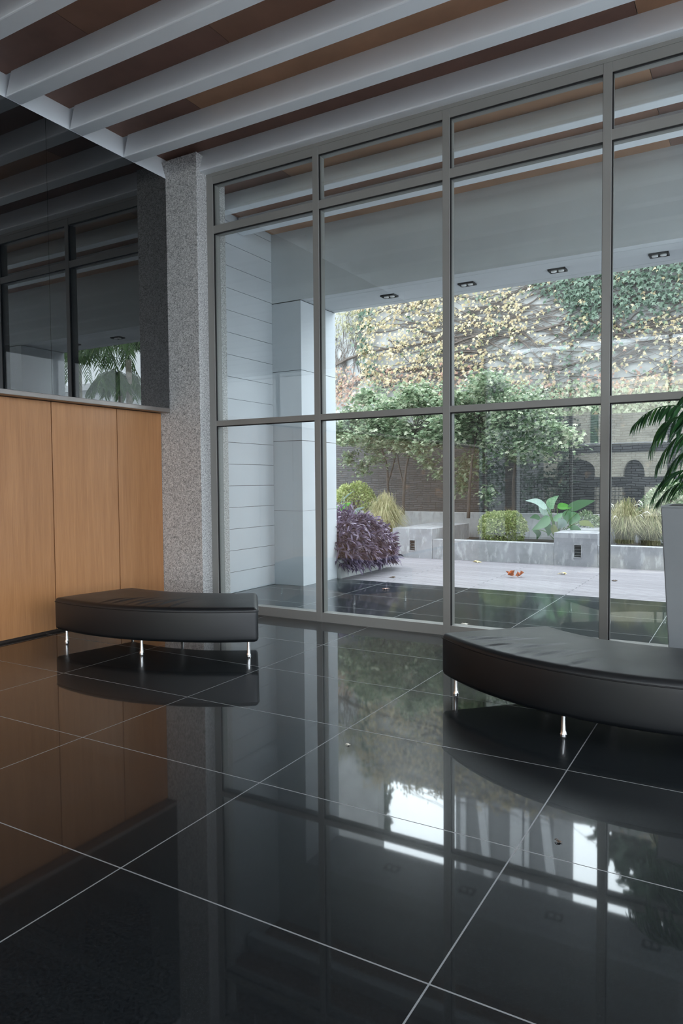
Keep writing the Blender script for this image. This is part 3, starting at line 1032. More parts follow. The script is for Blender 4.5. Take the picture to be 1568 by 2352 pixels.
main = [[(772, 838), (830, 812), (920, 795), (1010, 782), (1080, 772), (1160, 800), (1235, 855), (1300, 845), (1380, 800)],
        [(1040, 790), (1100, 770), (1180, 778), (1240, 820), (1290, 850)],
        [(1040, 812), (1090, 808), (1160, 830), (1200, 850), (1330, 835)],
        [(1160, 745), (1210, 775), (1250, 810), (1290, 830)],
        [(830, 868), (900, 850), (980, 845), (1060, 850), (1130, 845), (1250, 840)],
        [(1230, 760), (1290, 740), (1350, 735), (1420, 770), (1500, 745), (1580, 720)],
        [(1400, 730), (1460, 780), (1520, 770), (1600, 755)],
        [(1240, 670), (1300, 655), (1350, 665), (1370, 700), (1440, 690)],
        [(1400, 700), (1450, 690), (1500, 680), (1600, 640)],
        [(1380, 800), (1420, 760), (1460, 745), (1580, 700)]]
for p in main:
    vine(p, 0.035, 0.016, wig=0.03)
for k in range(420):
    u0 = R_.uniform(835, 1600)
    v0 = R_.uniform(640 - (u0 - 840) * 0.12, 900)
    L = R_.uniform(60, 220)
    sl = R_.gauss(-0.15, 0.3)
    vine([(u0, v0), (u0 + L * 0.33, v0 + L * 0.33 * sl + R_.gauss(0, 6)), (u0 + L * 0.66, v0 + L * 0.66 * sl + R_.gauss(0, 8)), (u0 + L, v0 + L * sl)], R_.uniform(0.008, 0.017), 0.005, wig=0.03, n=8)
for x_ in (-4.6, -1.2, 2.0):
    vm.tube(smooth_path([(x_, YI - 0.06, 0.0), (x_ + 0.1, YI - 0.05, 1.6), (x_ - 0.05, YI - 0.05, 3.2), (x_ + 0.3, YI - 0.05, 4.6)], 12), 0.04, 6)
vm.build('stem', M['vine'], ivy)
ly, lg, lr, lh = MB(), MB(), MB(), MB()


def scatter_cluster(mb, u, v, n, sp, L, y=YI):
    c0 = at(u, v, y - 0.08)
    for _ in range(n):
        c = c0 + np.array([R_.gauss(0, sp), -abs(R_.gauss(0, 0.07)), R_.gauss(0, sp * 0.7)])
        nrm = np.array([R_.gauss(0, 0.45), -1.0, R_.gauss(0.5, 0.4)])
        d = np.array([R_.gauss(0, 0.7), -0.25, -0.8])
        l = L * R_.uniform(0.7, 1.3)
        mb.add(*leaf_shape(c, d, nrm, l, l * 0.45, 'lobed'))


def wall_top(u):
    return 700 - (u - 770) * 0.135


for _ in range(1900):
    u = R_.uniform(832, 1600)
    v = R_.uniform(wall_top(u) - 60, 880)
    dens = 1.0 if u < 1040 else (0.75 if u < 1200 else 0.33)
    if u > 1040 and v > 760:
        dens *= 0.55
    if u > 1230 and v < 720:
        dens *= 0.35
    if R_.random() < dens:
        scatter_cluster(ly, u, v, R_.randint(2, 5), 0.09, 0.105)
for _ in range(90):       # overgrown edge against the white wall
    u = R_.gauss(842, 8)
    scatter_cluster(ly if R_.random() < 0.6 else lg, u, R_.uniform(650, 860), 4, 0.09, 0.13)
for _ in range(260):
    a = R_.random()
    if a < 0.35:
        u, v = R_.gauss(1350, 26), R_.gauss(680, 40)
    elif a < 0.6:
        u, v = R_.gauss(1440, 40), R_.gauss(655, 38)
    elif a < 0.9:
        u, v = R_.gauss(1550, 45), R_.gauss(640, 38)
    else:
        u, v = R_.gauss(1300, 40), R_.gauss(650, 14)
    scatter_cluster(lg, u, v, 6, 0.16, 0.12)
for _ in range(120):
    u = R_.uniform(900, 1600)
    scatter_cluster(lg, u, R_.uniform(wall_top(u), 860), 2, 0.12, 0.12)
for _ in range(230):
    u = R_.uniform(832, 1560)
    v = R_.gauss(885, 26)
    if u > 1060 and R_.random() < 0.4:
        continue
    scatter_cluster(lr, u, v, 4, 0.16, 0.11)
for _ in range(420):
    u = R_.uniform(832, 1600)
    scatter_cluster(lh, u, R_.gauss(925, 22), 6, 0.16, 0.12)
ly.build('yellow_leaves', M['ivy_yellow'], ivy)
lg.build('green_leaves', M['ivy_green'], ivy)
lr.build('rusty_leaves', M['ivy_red'], ivy)
lh.build('low_green_leaves', M['creeper_green'], ivy)

# --- sparser creeper on the whitewashed wall
cr = thing('bare_creeper', (-6.6, YI + 0.1, 3), 'thin mostly bare creeper on the whitewashed wall at the left', 'climbing plant')
vm = MB()
for k in range(70):
    u0 = R_.uniform(735, 828)
    v0 = R_.uniform(760, 920)
    h = R_.uniform(40, 110)
    vine([(u0, v0), (u0 + R_.gauss(0, 6), v0 - h * 0.4), (u0 + R_.gauss(0, 9), v0 - h * 0.7), (u0 + R_.gauss(0, 12), v0 - h)], 0.011, 0.004, YI + 0.05, 0.02, 8)
vine([(700, 866), (760, 838), (800, 824), (829, 812)], 0.04, 0.035, YI + 0.04, 0.01)
vine([(740, 905), (790, 890), (829, 880)], 0.03, 0.025, YI + 0.04, 0.01)
vm.build('stem', M['vine'], cr)
lc, lc2 = MB(), MB()
for _ in range(130):
    scatter_cluster(lc, R_.uniform(735, 828), R_.gauss(735, 32), 3, 0.10, 0.10, YI + 0.1)
for _ in range(130):
    scatter_cluster(lc2, R_.uniform(735, 828), R_.gauss(900, 26), 4, 0.12, 0.11, YI + 0.1)
lc.build('leaves', M['creeper'], cr)
lc2.build('rusty_leaves', M['ivy_red'], cr)


# --- maples
def maple(base, pads, forks, label, n_per, seed, y0):
    R2 = random.Random(seed)
    b = at(base[0], base[1], y0)
    t = thing('maple_tree', (b[0], y0, 0.24), label, 'tree', 'feathery maples before the slate wall')
    wd = MB()
    for path, r0, r1 in forks:
        P = [at(u, v, y0 + dy) for u, v, dy in path]
        Q = smooth_path(P, 12)
        wd.tube(Q, [r0 + (r1 - r0) * k / 12 for k in range(13)], 7)
    lf = MB()
    for (u, v, ru, rvv, dy) in pads:
        c0 = at(u, v, y0 + dy)
        sx, sz = ru * 14.4 / FPX, rvv * 14.4 / FPX
        # a twig to each spray of leaves
        q = at(forks[0][0][-1][0], forks[0][0][-1][1], y0)
        wd.tube([q + (c0 - q) * t_ + np.array([0, 0, 0.05 * math.sin(PI * t_)]) for t_ in np.linspace(0, 1, 6)], [0.008, 0.006, 0.005, 0.004, 0.003, 0.002], 5)
        for _ in range(int(n_per * ru * rvv / 250)):
            a = R2.uniform(0, 2 * PI)
            rr = min(1.9, abs(R2.gauss(0, 0.72)))
            c = c0 + np.array([sx * rr * math.cos(a), R2.uniform(-0.5, 0.5) * min(0.8, sx), sz * R2.gauss(0, 0.85) - 0.10 * sx * rr ** 2])
            nrm = np.array([R2.gauss(0, 0.5), R2.gauss(-0.45, 0.5), 0.9])
            d = np.array([R2.gauss(0, 1), R2.gauss(0, 1), -0.25])
            l = R2.uniform(0.05, 0.10)
            lf.add(*leaf_shape(c, d, nrm, l, l * 0.5, 'star'))
    wd.build('trunk', M['bark'], t, smooth=True)
    lf.build('foliage', M['maple'], t)
    return t


def padset(seed, x0, x1, y0, y1, n, ru=(26, 48), rv_=(8, 16)):
    R2 = random.Random(seed)
    out = []
    for _ in range(n):
        u = R2.uniform(x0, x1)
        k = (u - (x0 + x1) / 2) / ((x1 - x0) / 2)
        top_ = y0 + (y1 - y0) * 0.35 * k * k
        v = R2.uniform(top_, y1 - (y1 - y0) * 0.25 * k * k)
        out.append((u, v, R2.uniform(*ru), R2.uniform(*rv_), R2.uniform(-0.7, 0.7)))
    return out


maple((893, 1175), padset(1, 775, 905, 905, 1035, 26) + [(800, 1052, 26, 12, 0), (835, 1075, 20, 12, 0.2), (860, 1055, 30, 9, -0.2)],
      [([(893, 1178, 0), (890, 1110, 0), (886, 1060, 0.05), (858, 990, 0)], 0.035, 0.015), ([(890, 1110, 0), (905, 1060, 0.1), (915, 1000, 0.2)], 0.022, 0.010)],
      'feathery green maple before the slate wall, nearest the left pillar', 120, 101, 12.5)
maple((925, 1180), padset(2, 895, 1030, 880, 1045, 30) + [(985, 1062, 26, 9, 0), (1005, 1085, 18, 9, 0)],
      [([(925, 1182, 0), (928, 1120, 0), (934, 1065, 0), (955, 985, 0.05)], 0.04, 0.016), ([(928, 1120, 0), (915, 1065, 0.1), (910, 1010, 0)], 0.02, 0.01)],
      'feathery green maple before the slate wall, second from the left pillar', 120, 102, 12.3)
maple((1075, 1185), padset(3, 1040, 1170, 862, 1030, 30) + [(1065, 1075, 34, 22, 0.2), (1060, 1115, 26, 16, 0.1), (1120, 1135, 22, 14, 0), (1110, 1060, 24, 12, 0)],
      [([(1075, 1190, 0), (1078, 1120, 0), (1085, 1050, 0), (1100, 960, 0.05)], 0.04, 0.015)],
      'feathery green maple just right of the middle mullion, tallest crown', 120, 103, 12.4)
maple((1180, 1190), padset(4, 1150, 1285, 905, 1040, 30) + [(1195, 1052, 30, 10, 0), (1235, 1045, 26, 10, 0), (1262, 985, 30, 12, 0)],
      [([(1180, 1192, 0), (1178, 1120, 0), (1185, 1050, 0), (1205, 985, 0.05)], 0.038, 0.015)],
      'feathery green maple behind the round bush, farthest right of the maples', 120, 104, 12.4)


def blob_shrub(name, u, v0, v1, ru, y, n, mat, label, cat, L=0.05, seed=0, flat=1.0):
    R2 = random.Random(seed)
    c = at(u, v0, y)
    top_ = at(u, v1, y)
    rx = ru * (y + 1.9) / FPX * 1.05
    h = top_[2] - c[2]
    t = thing(name, (c[0], y, c[2]), label, cat)
    lf = MB()
    for _ in range(n):
        p = rv(R2)
        p /= np.linalg.norm(p)
        p[2] = abs(p[2]) if R2.random() < 0.55 else p[2]
        r = R2.uniform(0.72, 1.0) * (1 + 0.10 * math.sin(5 * p[0] + seed) * math.cos(4 * p[1]))
        q = np.array([c[0] + p[0] * rx * r, y + p[1] * rx * r * flat, c[2] + h * 0.38 + p[2] * h * (0.62 if p[2] > 0 else 0.4) * r])
        d = p + rv(R2) * 0.6
        lf.add(*leaf_shape(q, d, p + rv(R2) * 0.5, L * R2.uniform(0.7, 1.3), L * 0.38))
    st = MB()
    for k in range(7):
        p = rv(R2)
        st.tube([(c[0], y, c[2] - 0.02), (c[0] + p[0] * rx * 0.2, y + p[1] * rx * 0.2, c[2] + h * 0.35), (c[0] + p[0] * rx * 0.4, y + p[1] * rx * 0.3, c[2] + h * 0.7)], [0.012, 0.008, 0.004], 5)
    st.build('stem', M['bark'], t)
    lf.build('foliage', mat, t)
    return t


blob_shrub('round_bush', 1154, 1246, 1172, 54, 11.5, 5200, M['shrub'], 'clipped round yellow green bush behind the low wall', 'bush', 0.045, 5)
blob_shrub('leafy_shrub', 815, 1175, 1108, 50, 11.6, 1700, M['shrub'], 'loose green shrub behind the purple plant and the trough', 'shrub', 0.06, 6)
blob_shrub('leafy_shrub', 1530, 1250, 1105, 50, 12.2, 2200, M['maple'], 'green shrub behind the low wall, left of the grey planter', 'shrub', 0.06, 7)
blob_shrub('leafy_shrub', 1345, 1230, 1175, 34, 12.6, 900, M['maple'], 'small green shrub between the second block and the rear upstand', 'shrub', 0.05, 8)


def grass_clump(u, v0, y, h, spread, n, label, seed, plumes=0):
    R2 = random.Random(seed)
    c = at(u, v0, y)
    t = thing('ornamental_grass', (c[0], y, c[2]), label, 'grass', 'ornamental grass clumps')
    g, pl2 = MB(), MB()
    for k in range(n):
        a = R2.uniform(0, 2 * PI)
        s = R2.uniform(0.05, 1.0) ** 0.8 * spread
        hh = h * R2.uniform(0.5, 1.12) * (1.08 - 0.3 * s / spread)
        b = c + np.array([R2.gauss(0, 0.06), R2.gauss(0, 0.06), 0])
        dr = np.array([math.cos(a), math.sin(a), 0])
        P = [b, b + dr * s * 0.25 + np.array([0, 0, hh * 0.5]), b + dr * s * 0.62 + np.array([0, 0, hh * (0.95 - 0.22 * (s / spread) ** 1.5)]), b + dr * s * 1.0 + np.array([0, 0, hh * R2.uniform(0.75, 1.0) * (1 - 0.55 * (s / spread) ** 1.5)])]
        g.strip(P, [0.003, 0.0035, 0.0028, 0.001], np.cross(dr, (0, 0, 1)) + rv(R2) * 0.4, 0.2)
        if k < plumes:
            q = P[-2]
            pl2.tube([q, q + dr * 0.05 + np.array([0, 0, 0.10]), q + dr * 0.13 + np.array([0, 0, 0.13]), q + dr * 0.20 + np.array([0, 0, 0.08])], [0.003, 0.010, 0.009, 0.002], 5)
    g.build('blades', M['grass'], t)
    if plumes:
        pl2.build('plumes', M['plume'], t, smooth=True)


grass_clump(884, 1236, 11.2, 0.92, 0.52, 2400, 'tall straw coloured grass clump behind the purple plant', 21)
grass_clump(1434, 1248, 11.6, 0.78, 0.46, 1700, 'straw coloured grass with white plumes left of the grey planter', 22, 9)
grass_clump(1490, 1252, 11.8, 0.70, 0.45, 1200, 'shorter grass clump half hidden by the grey planter', 23, 5)

# --- purple plant spilling over the trough
R2 = random.Random(31)
pp = thing('purple_plant', (-2.5, 8.3, 0.3), 'dense purple leaved plant spilling over the white trough', 'plant')
lf, st = MB(), MB()
for k in range(560):
    y = R2.uniform(7.52, 9.30)
    u = (y - 8.35) / 0.95
    top_h = 0.80 * math.sqrt(max(0.05, 1 - u * u * 0.85))
    th = R2.uniform(-0.35, PI * 0.62)           # angle round the mound, from its back over the top to the overhanging front
    rr = R2.uniform(0.55, 1.0)
    cx_, cz_ = -2.47, 0.30
    ax = 0.55 + 0.16 * (1 - u * u)
    if th > PI / 2:
        e = np.array([cx_ + ax * rr * math.sin(th), y, cz_ + 0.5 * rr * math.cos(th)])
    else:
        e = np.array([cx_ + ax * rr * math.sin(th), y, cz_ + top_h * rr * math.cos(th)])
    e[2] = max(e[2], 0.07)
    b = np.array([cx_ + R2.uniform(-0.3, 0.2), y + R2.gauss(0, 0.08), 0.30])
    mid = (b + e) / 2 + np.array([0.02, 0, 0.12])
    st.tube([b, mid, e], [0.006, 0.005, 0.004], 4)
    dv = e - mid
    dv /= np.linalg.norm(dv) + 1e-9
    for j in range(9):
        t_ = 0.35 + 0.65 * j / 8
        c = mid + (e - mid) * t_
        d = dv * 0.7 + rv(R2) * 0.55 + np.array([0.15, -0.1, -0.05])
        d /= np.linalg.norm(d)
        l = R2.uniform(0.09, 0.16)
        q = [c, c + d * l * 0.4, c + d * l * 0.75 + np.array([0, 0, -0.01]), c + d * l + np.array([0, 0, -0.03])]
        lf.strip(q, [0.006, 0.016, 0.012, 0.001], np.cross(d, rv(R2)), 0.5)
st.build('stem', M['purple'], pp)
lf.build('foliage', M['purple'], pp, smooth=True)


# --- broad leaves
def broad_leaf(mb, tip_path, width, side, fold=0.2, heart=True):
    Q = smooth_path(tip_path, 10)
    prof = [0.35, 0.78, 0.97, 1.0, 0.97, 0.88, 0.74, 0.56, 0.36, 0.16, 0.01] if heart else [0.1, 0.35, 0.55, 0.75, 0.9, 1.0, 0.95, 0.8, 0.55, 0.28, 0.01]
    mb.strip(Q, [width * w for w in prof], side, fold)


el = thing('elephant_ear_plant', tuple(at(1278, 1245, 11.6)), 'big leafed elephant ear plant behind the second concrete block', 'plant')
eb = at(1278, 1245, 11.6)
leaves = [
    # (u,v) start, mid, tip ; half width in px ; depth offset ; material ; side vector
    ([(1262, 1168), (1266, 1152), (1283, 1138)], 12, 0.0, 'elephant', (0.8, 0.4, 0.5)),
    ([(1255, 1168), (1232, 1152), (1206, 1150)], 9, -0.1, 'agave', (0.2, -0.5, 0.9)),
    ([(1262, 1178), (1248, 1170), (1236, 1160)], 13, 0.05, 'agave', (0.5, -0.4, 0.7)),
    ([(1262, 1188), (1246, 1204), (1220, 1218)], 13, -0.25, 'elephant', (0.5, 0.3, 0.8)),
    ([(1280, 1162), (1298, 1164), (1314, 1166)], 9, 0.1, 'lime', (0.0, -0.6, 0.8)),
    ([(1304, 1168), (1335, 1156), (1366, 1150)], 13, 0.2, 'elephant', (0.1, -0.9, 0.5)),
    ([(1303, 1172), (1300, 1186), (1303, 1204)], 11, -0.15, 'elephant', (1, 0.1, 0.1)),
    ([(1324, 1178), (1320, 1190), (1306, 1206)], 14, -0.2, 'elephant', (1, 0.1, 0.45)),
    ([(1290, 1190), (1290, 1204), (1282, 1214)], 12, -0.3, 'agave', (1, 0.0, 0.2)),
    ([(1252, 1200), (1262, 1216), (1258, 1232)], 11, -0.2, 'elephant', (1, 0.2, -0.2)),
    ([(1272, 1196), (1284, 1186), (1292, 1178)], 8, -0.05, 'elephant', (1, 0, 0)),
    ([(1268, 1206), (1276, 1222), (1290, 1232)], 9, -0.2, 'shrub', (1, 0, 0)),
    ([(1240, 1190), (1228, 1186), (1216, 1190)], 7, 0.1, 'elephant', (1, 0, 0)),
    ([(1310, 1210), (1326, 1216), (1340, 1228)], 9, -0.1, 'elephant', (1, 0, 0)),
    ([(1226, 1216), (1236, 1226), (1232, 1240)], 8, 0.0, 'elephant', (1, 0, 0)),
    ([(1330, 1200), (1350, 1202), (1365, 1212)], 8, -0.1, 'shrub', (0.1, -0.5, 0.9)),
]
for k, (pth, w, dy, mt, sd) in enumerate(leaves):
    P = [at(u, v, 11.6 + dy + 0.06 * i) for i, (u, v) in enumerate(pth)]
    lm = MB()
    vd = P[1] - CAM
    vd /= np.linalg.norm(vd)
    ax = P[2] - P[0]
    s0 = np.cross(vd, ax)
    s0 /= np.linalg.norm(s0)
    broad_leaf(lm, P, w * 0.92 * 13.6 / FPX, s0 + vd * (0.5 if k % 2 else -0.4), 0.18)
    lo = lm.build('leaf', M[mt], el, smooth=True)
    MB().tube(smooth_path([eb, (eb + P[0]) / 2 + np.array([0, 0, 0.08]), P[0]], 8), 0.008, 5).build('stalk', M['stalk'], el, smooth=True)
gl_ = thing('green_leaf_plant', tuple(at(780, 1215, 10.4)), 'single bright green broad leaf beside the left pillar', 'plant')
lm = MB()
broad_leaf(lm, [at(764, 1176, 10.4), at(785, 1168, 10.35), at(806, 1154, 10.3)], 15 * 12.4 / FPX, (0.4, -0.2, 0.9), 0.1)
lm.build('leaf', M['lime'], gl_, smooth=True)
MB().tube([np.array([at(770, 1220, 10.4)[0], 10.4, 0.2]), at(766, 1195, 10.4), at(764, 1176, 10.4)], 0.008, 5).build('stalk', M['stalk'], gl_)
ag = thing('blue_green_plant', tuple(at(805, 1200, 10.3)), 'spiky pale blue green leaves just above the purple plant', 'plant')
lm = MB()
for pth, w in (([(798, 1192), (815, 1176), (838, 1164)], 6), ([(800, 1188), (790, 1150), (812, 1128)], 4), ([(806, 1196), (820, 1182), (828, 1178)], 6), ([(796, 1190), (784, 1160), (790, 1135)], 3.5), ([(800, 1195), (812, 1186), (806, 1172)], 5)):
    broad_leaf(lm, [at(u, v, 10.3) for u, v in pth], w * 12.3 / FPX, (0.3, -0.6, 0.8), 0.4, False)
lm.build('leaves', M['agave'], ag, smooth=True)

# --- fallen leaves
def fallen(u, v, mt, label, size=0.09, seed=0, lift=0.30):
    R3 = random.Random(seed)
    c = on_floor(u, v, 0.0)
    z0 = 0.002 if c[1] < 7.5 else -0.004
    lf = MB()
    n_ = 7
    rot_ = R3.uniform(0, 2 * PI)
    top, bot = [], []
    V = [(c[0], c[1], z0 + size * 0.22)]
    for k in range(2 * n_):
        a = rot_ + PI * k / n_
        r = size * (0.55 if k % 2 == 0 else 0.32) * (1.25 if k % 4 == 0 else 1.0)
        V.append((c[0] + r * math.cos(a), c[1] + r * math.sin(a), z0 + 0.001 + size * (lift * R3.random() ** (2 if lift < 0.5 else 0.6))))
    F = [(0, 1 + k, 1 + (k + 1) % (2 * n_)) for k in range(2 * n_)]
    lf.add(V, F)
    lf.tube([V[0], (c[0] + size * 0.5 * math.cos(rot_), c[1] + size * 0.5 * math.sin(rot_), z0 + 0.01), (c[0] + size * 0.9 * math.cos(rot_), c[1] + size * 0.9 * math.sin(rot_), z0 + 0.004)], 0.0018, 5)
    o = lf.build('fallen_leaf', mt, origin=(c[0], c[1], z0))
    so = o.modifiers.new('thick', 'SOLIDIFY')
    so.thickness = 0.0012
    tag(o, label, 'leaf', 'fallen leaves')
    return o


for k, (u, v, mt, lb, sz) in enumerate([
    (1066, 1435, 'lf_white', 'curled whitish leaf on the terrace granite above the right bench', 0.07),
    (884, 1354, 'lf_pink', 'pinkish leaf on the terrace granite under the purple plant', 0.08),
    (1172, 1325, 'tail_spot', 'left one of two orange spots taken for reflected tail lights, shaped as a curled leaf', 0.11),  # this pair stands in for reflected tail lights, built with the leaf mesh
    (1193, 1325, 'tail_spot', 'right one of two orange spots taken for reflected tail lights, shaped as a curled leaf', 0.10),
    (1096, 1291, 'lf_yellow', 'yellowish leaf on the paving against the low wall', 0.13),
    (1292, 1318, 'lf_yellow', 'pale straw leaf on the paving below the second block', 0.11),
    (893, 1290, 'lf_white', 'whitish leaf at the corner of the trough', 0.10),
    (901, 1326, 'lf_brown', 'dark brown leaf on the paving right of the purple plant', 0.09),
    (1411, 1334, 'lf_brown', 'dark brown leaf on the paving left of the grey planter', 0.07),
    (1283, 1935, 'lf_brown', 'tiny dark scrap on the lobby floor in front of the right bench', 0.02),
    (800, 1712, 'lf_white', 'tiny pale scrap on the lobby floor between the benches', 0.018),
]):
    fallen(u, v, M[mt], lb, sz, k, 1.1 if mt == 'tail_spot' else 0.30)
yl = at(836, 1222, 7.9)

# ------------------------------------------------------------------ right garden, seen in the mirror
def garden_palm(x, y, h, seed, label, trunk=0.10, fl=1.9, e0=0.0):
    R3 = random.Random(seed)
    t = thing('palm_tree', (x, y, 0), label, 'palm tree', 'garden palms seen in the mirror')
    tk = MB()
    prof = []
    nseg = int(h / 0.16)
    for k in range(nseg):
        z = k * 0.16
        r = trunk * (1.25 - 0.35 * k / nseg)
        prof += [(r, z), (r * 1.07, z + 0.13)]
    tk.lathe((x, y, 0), prof, 14)
    tk.build('trunk', M['trunk'], t, smooth=True)
    for k in range(20):
        a = 2 * PI * k / 20 + R3.uniform(-0.15, 0.15)
        el_ = R3.uniform(e0, max(0.9, e0 + 0.4))
        c = np.array([x, y, h])
        d = np.array([math.cos(a), math.sin(a), 0])
        L = fl * R3.uniform(0.8, 1.1)
        P = [c, c + d * L * 0.3 + (0, 0, L * 0.35 * el_ + 0.15), c + d * L * 0.68 + (0, 0, L * 0.30 * el_), c + d * L * 0.95 + (0, 0, -L * (0.55 - 0.45 * el_))]
        frond(P, 24, 0.42, 0.016, 0.9, M['palm_out'], t, rr=0.014, seed=seed * 50 + k)
    return t


garden_palm(6.68, 12.4, 5.05, 1, 'thick trunked palm mirrored beside the dark column reflection', 0.085, 1.6, 0.75)
garden_palm(7.15, 12.5, 4.15, 2, 'thinner palm mirrored just left of the thick trunk', 0.06, 0.9, 0.7)
garden_palm(8.5, 12.2, 5.0, 3, 'feathery palm mirrored beside the reflected mullion', 0.09)


def crown_tree(x, y, z0, z1, rx, n, mat, label, seed, name='garden_tree', L=0.16):
    R3 = random.Random(seed)
    t = thing(name, (x, y, -0.1), label, 'tree')
    MB().tube([(x, y, -0.1), (x + 0.1, y, z0 * 0.6), (x, y, (z0 + z1) / 2)], [0.16, 0.12, 0.05], 8).build('trunk', M['bark'], t, smooth=True)
    lf = MB()
    lobes = [(rv(R3) * 0.5, R3.uniform(0.45, 0.8)) for _ in range(9)]
    for _ in range(n):
        lc_, lr_ = R3.choice(lobes)
        p = rv(R3)
        p /= np.linalg.norm(p)
        q = lc_ + p * lr_ * R3.uniform(0.6, 1)
        c = np.array([x + q[0] * rx, y + q[1] * rx * 0.8, (z0 + z1) / 2 + q[2] * (z1 - z0) / 2.2])
        l = L * R3.uniform(0.7, 1.3)
        lf.add(*leaf_shape(c, p + rv(R3) * 0.7, p + rv(R3) * 0.6, l, l * 0.36))
    lf.build('foliage', mat, t)
    return t


crown_tree(12.4, 17.6, 0.8, 3.9, 1.5, 2600, M['palm_out'], 'green garden tree mirrored low beside the palms', 41)
crown_tree(15.8, 17.4, 1.0, 4.4, 1.6, 2400, M['ivy_green'], 'dark garden tree mirrored beside the pale pillar', 42)
crown_tree(0.95, 19.2, 5.6, 11.4, 1.2, 4600, M['ivy_green'], 'dark tree above the ivy wall, reflected in the floor on the right', 43, L=0.36)
crown_tree(-10.1, 20.3, 6.0, 11.4, 2.1, 6500, M['ivy_green'], 'dark tree above the ivy wall, reflected in the floor on the left', 44, L=0.36)
crown_tree(5.6, 19.4, 5.5, 8.6, 1.7, 2400, M['palm_out'], 'tree above the right stretch of the ivy wall', 45)

# white house and towers beyond
hs = thing('white_house', (22, 24, 0), 'white house mirrored behind the palms', 'building')
box(18, 26, 22, 28, -0.1, 6.0).build('wall', M['tower_light'], hs)
box(17.7, 26.3, 21.7, 28.3, 6.0, 6.3).build('roof_slab', M['tower_light'], hs)
for x in (18.8, 20.8, 22.8):
    box(x, x + 0.9, 21.96, 22.0, 3.6, 5.0).build('window', M['fixture'], hs)
tw = thing('apartment_tower', (-16, 61, 0), 'grey apartment tower with white strips, reflected in the floor', 'building')
box(-20.5, -11.4, 60, 68, -0.1, 44).build('body', M['tower'], tw)
for x, w in ((-19.9, 0.5), (-17.6, 0.35), (-15.2, 1.1), (-13.9, 0.4)):
    box(x, x + w, 59.7, 60.02, 0, 44).build('white_strip', M['tower_light'], tw)
for x0, x1 in ((-19.2, -17.4), (-13.4, -11.6)):
    MB().add([(x0, 59.6, 20), (x0 + 0.7, 59.6, 20), (x1 + 0.7, 59.6, 36), (x1, 59.6, 36), (x0, 60.0, 20), (x0 + 0.7, 60.0, 20), (x1 + 0.7, 60.0, 36), (x1, 60.0, 36)],
             [(0, 1, 2, 3), (7, 6, 5, 4), (0, 4, 5, 1), (1, 5, 6, 2), (2, 6, 7, 3), (3, 7, 4, 0)]).build('stair_slope', M['tower_light'], tw)

# ------------------------------------------------------------------ street behind the camera, seen as a reflection in the glass
struct(box(-30, 40, -40, YB - 0.12, -0.14, -0.02).build('street', M['asphalt']), 'street behind the lobby, seen only as a reflection', 'street')
sb = thing('arched_building', (-1, -20, 0), 'beige building with two arches, reflected in the right glass bays', 'building')
w = MB()
YS = -20.0
w.box(-3.75, 9, YS - 0.4, YS, 2.9, 5.6)
w.build('upper_wall', M['beige'], sb)


def arch_wall(mb, x0, x1, ax0, ax1, zs, ztop, z1, y0, y1, n=14):
    cx_, r, hh = (ax0 + ax1) / 2, (ax1 - ax0) / 2, ztop - zs
    mb.box(x0, ax0, y0, y1, 0, z1)
    mb.box(ax1, x1, y0, y1, 0, z1)
    for k in range(n):
        a, b = PI - PI * k / n, PI - PI * (k + 1) / n
        xa, xb = cx_ + r * math.cos(a), cx_ + r * math.cos(b)
        za, zb = zs + hh * math.sin(a), zs + hh * math.sin(b)
        mb.add([(xa, y0, za), (xb, y0, zb), (xb, y0, z1), (xa, y0, z1), (xa, y1, za), (xb, y1, zb), (xb, y1, z1), (xa, y1, z1)],
               [(0, 3, 2, 1), (4, 5, 6, 7), (0, 1, 5, 4), (1, 2, 6, 5), (2, 3, 7, 6), (3, 0, 4, 7)])


w = MB()
arch_wall(w, -4.5, -1.8, -3.99, -2.38, 1.9, 2.36, 2.62, YS - 0.4, YS)
arch_wall(w, -1.8, 1.2, -1.27, -0.45, 1.7, 2.30, 2.62, YS - 0.4, YS)
arch_wall(w, 1.2, 9, 1.9, 3.4, 1.9, 2.36, 2.62, YS - 0.4, YS)
w.build('arched_wall', M['beige'], sb)
box(-4.5, 9, YS - 0.4, YS + 0.06, 2.62, 2.9).build('dark_band', M['dark_stone'], sb)
box(-4.5, 9, YS - 0.4, YS + 0.12, 2.95, 3.0).build('ledge', M['tower_light'], sb)
box(-4.5, 9, YS - 0.7, YS - 0.45, 0, 2.9).build('dark_interior', M['dark_stone'], sb)
box(-2.55, -2.25, YS, YS + 0.08, 2.95, 5.5).build('downpipe', M['green_paint'], sb)
box(-4.5, 9, YS, YS + 0.03, 1.2, 1.6).build('stone_band', M['dark_stone'], sb)
bk = thing('sky_screen_block', (-20, -27, 0), 'dull grey block added behind the street trees to keep sky out of the reflection', 'building')
box(-45, 12.0, -30, -26, -0.1, 10.0).build('wall', M['tower'], bk)  # added to close off the sky patch the glass would mirror
for k in range(17):
    box(-44 + 3.2 * k, -42.6 + 3.2 * k, -26.0, -25.95, 4.2, 6.2).build('window', M['fixture'], bk)
gt = thing('iron_grille', (-3, YS + 0.1, 0), 'black iron grille reflected below the arches', 'grille')
g = MB()
for k in range(34):
    x = -5.6 + 0.15 * k
    g.box(x, x + 0.02, YS + 0.2, YS + 0.22, 0, 1.6)
for k in range(9):
    g.box(-5.6, -0.5, YS + 0.2, YS + 0.22, 0.15 + 0.17 * k, 0.17 + 0.17 * k)
g.build('bars', M['iron'], gt)
crown_tree(-6.2, -17.2, 0.2, 8.0, 2.5, 7000, M['ivy_green'], 'street tree reflected in the glass above the maples', 51)
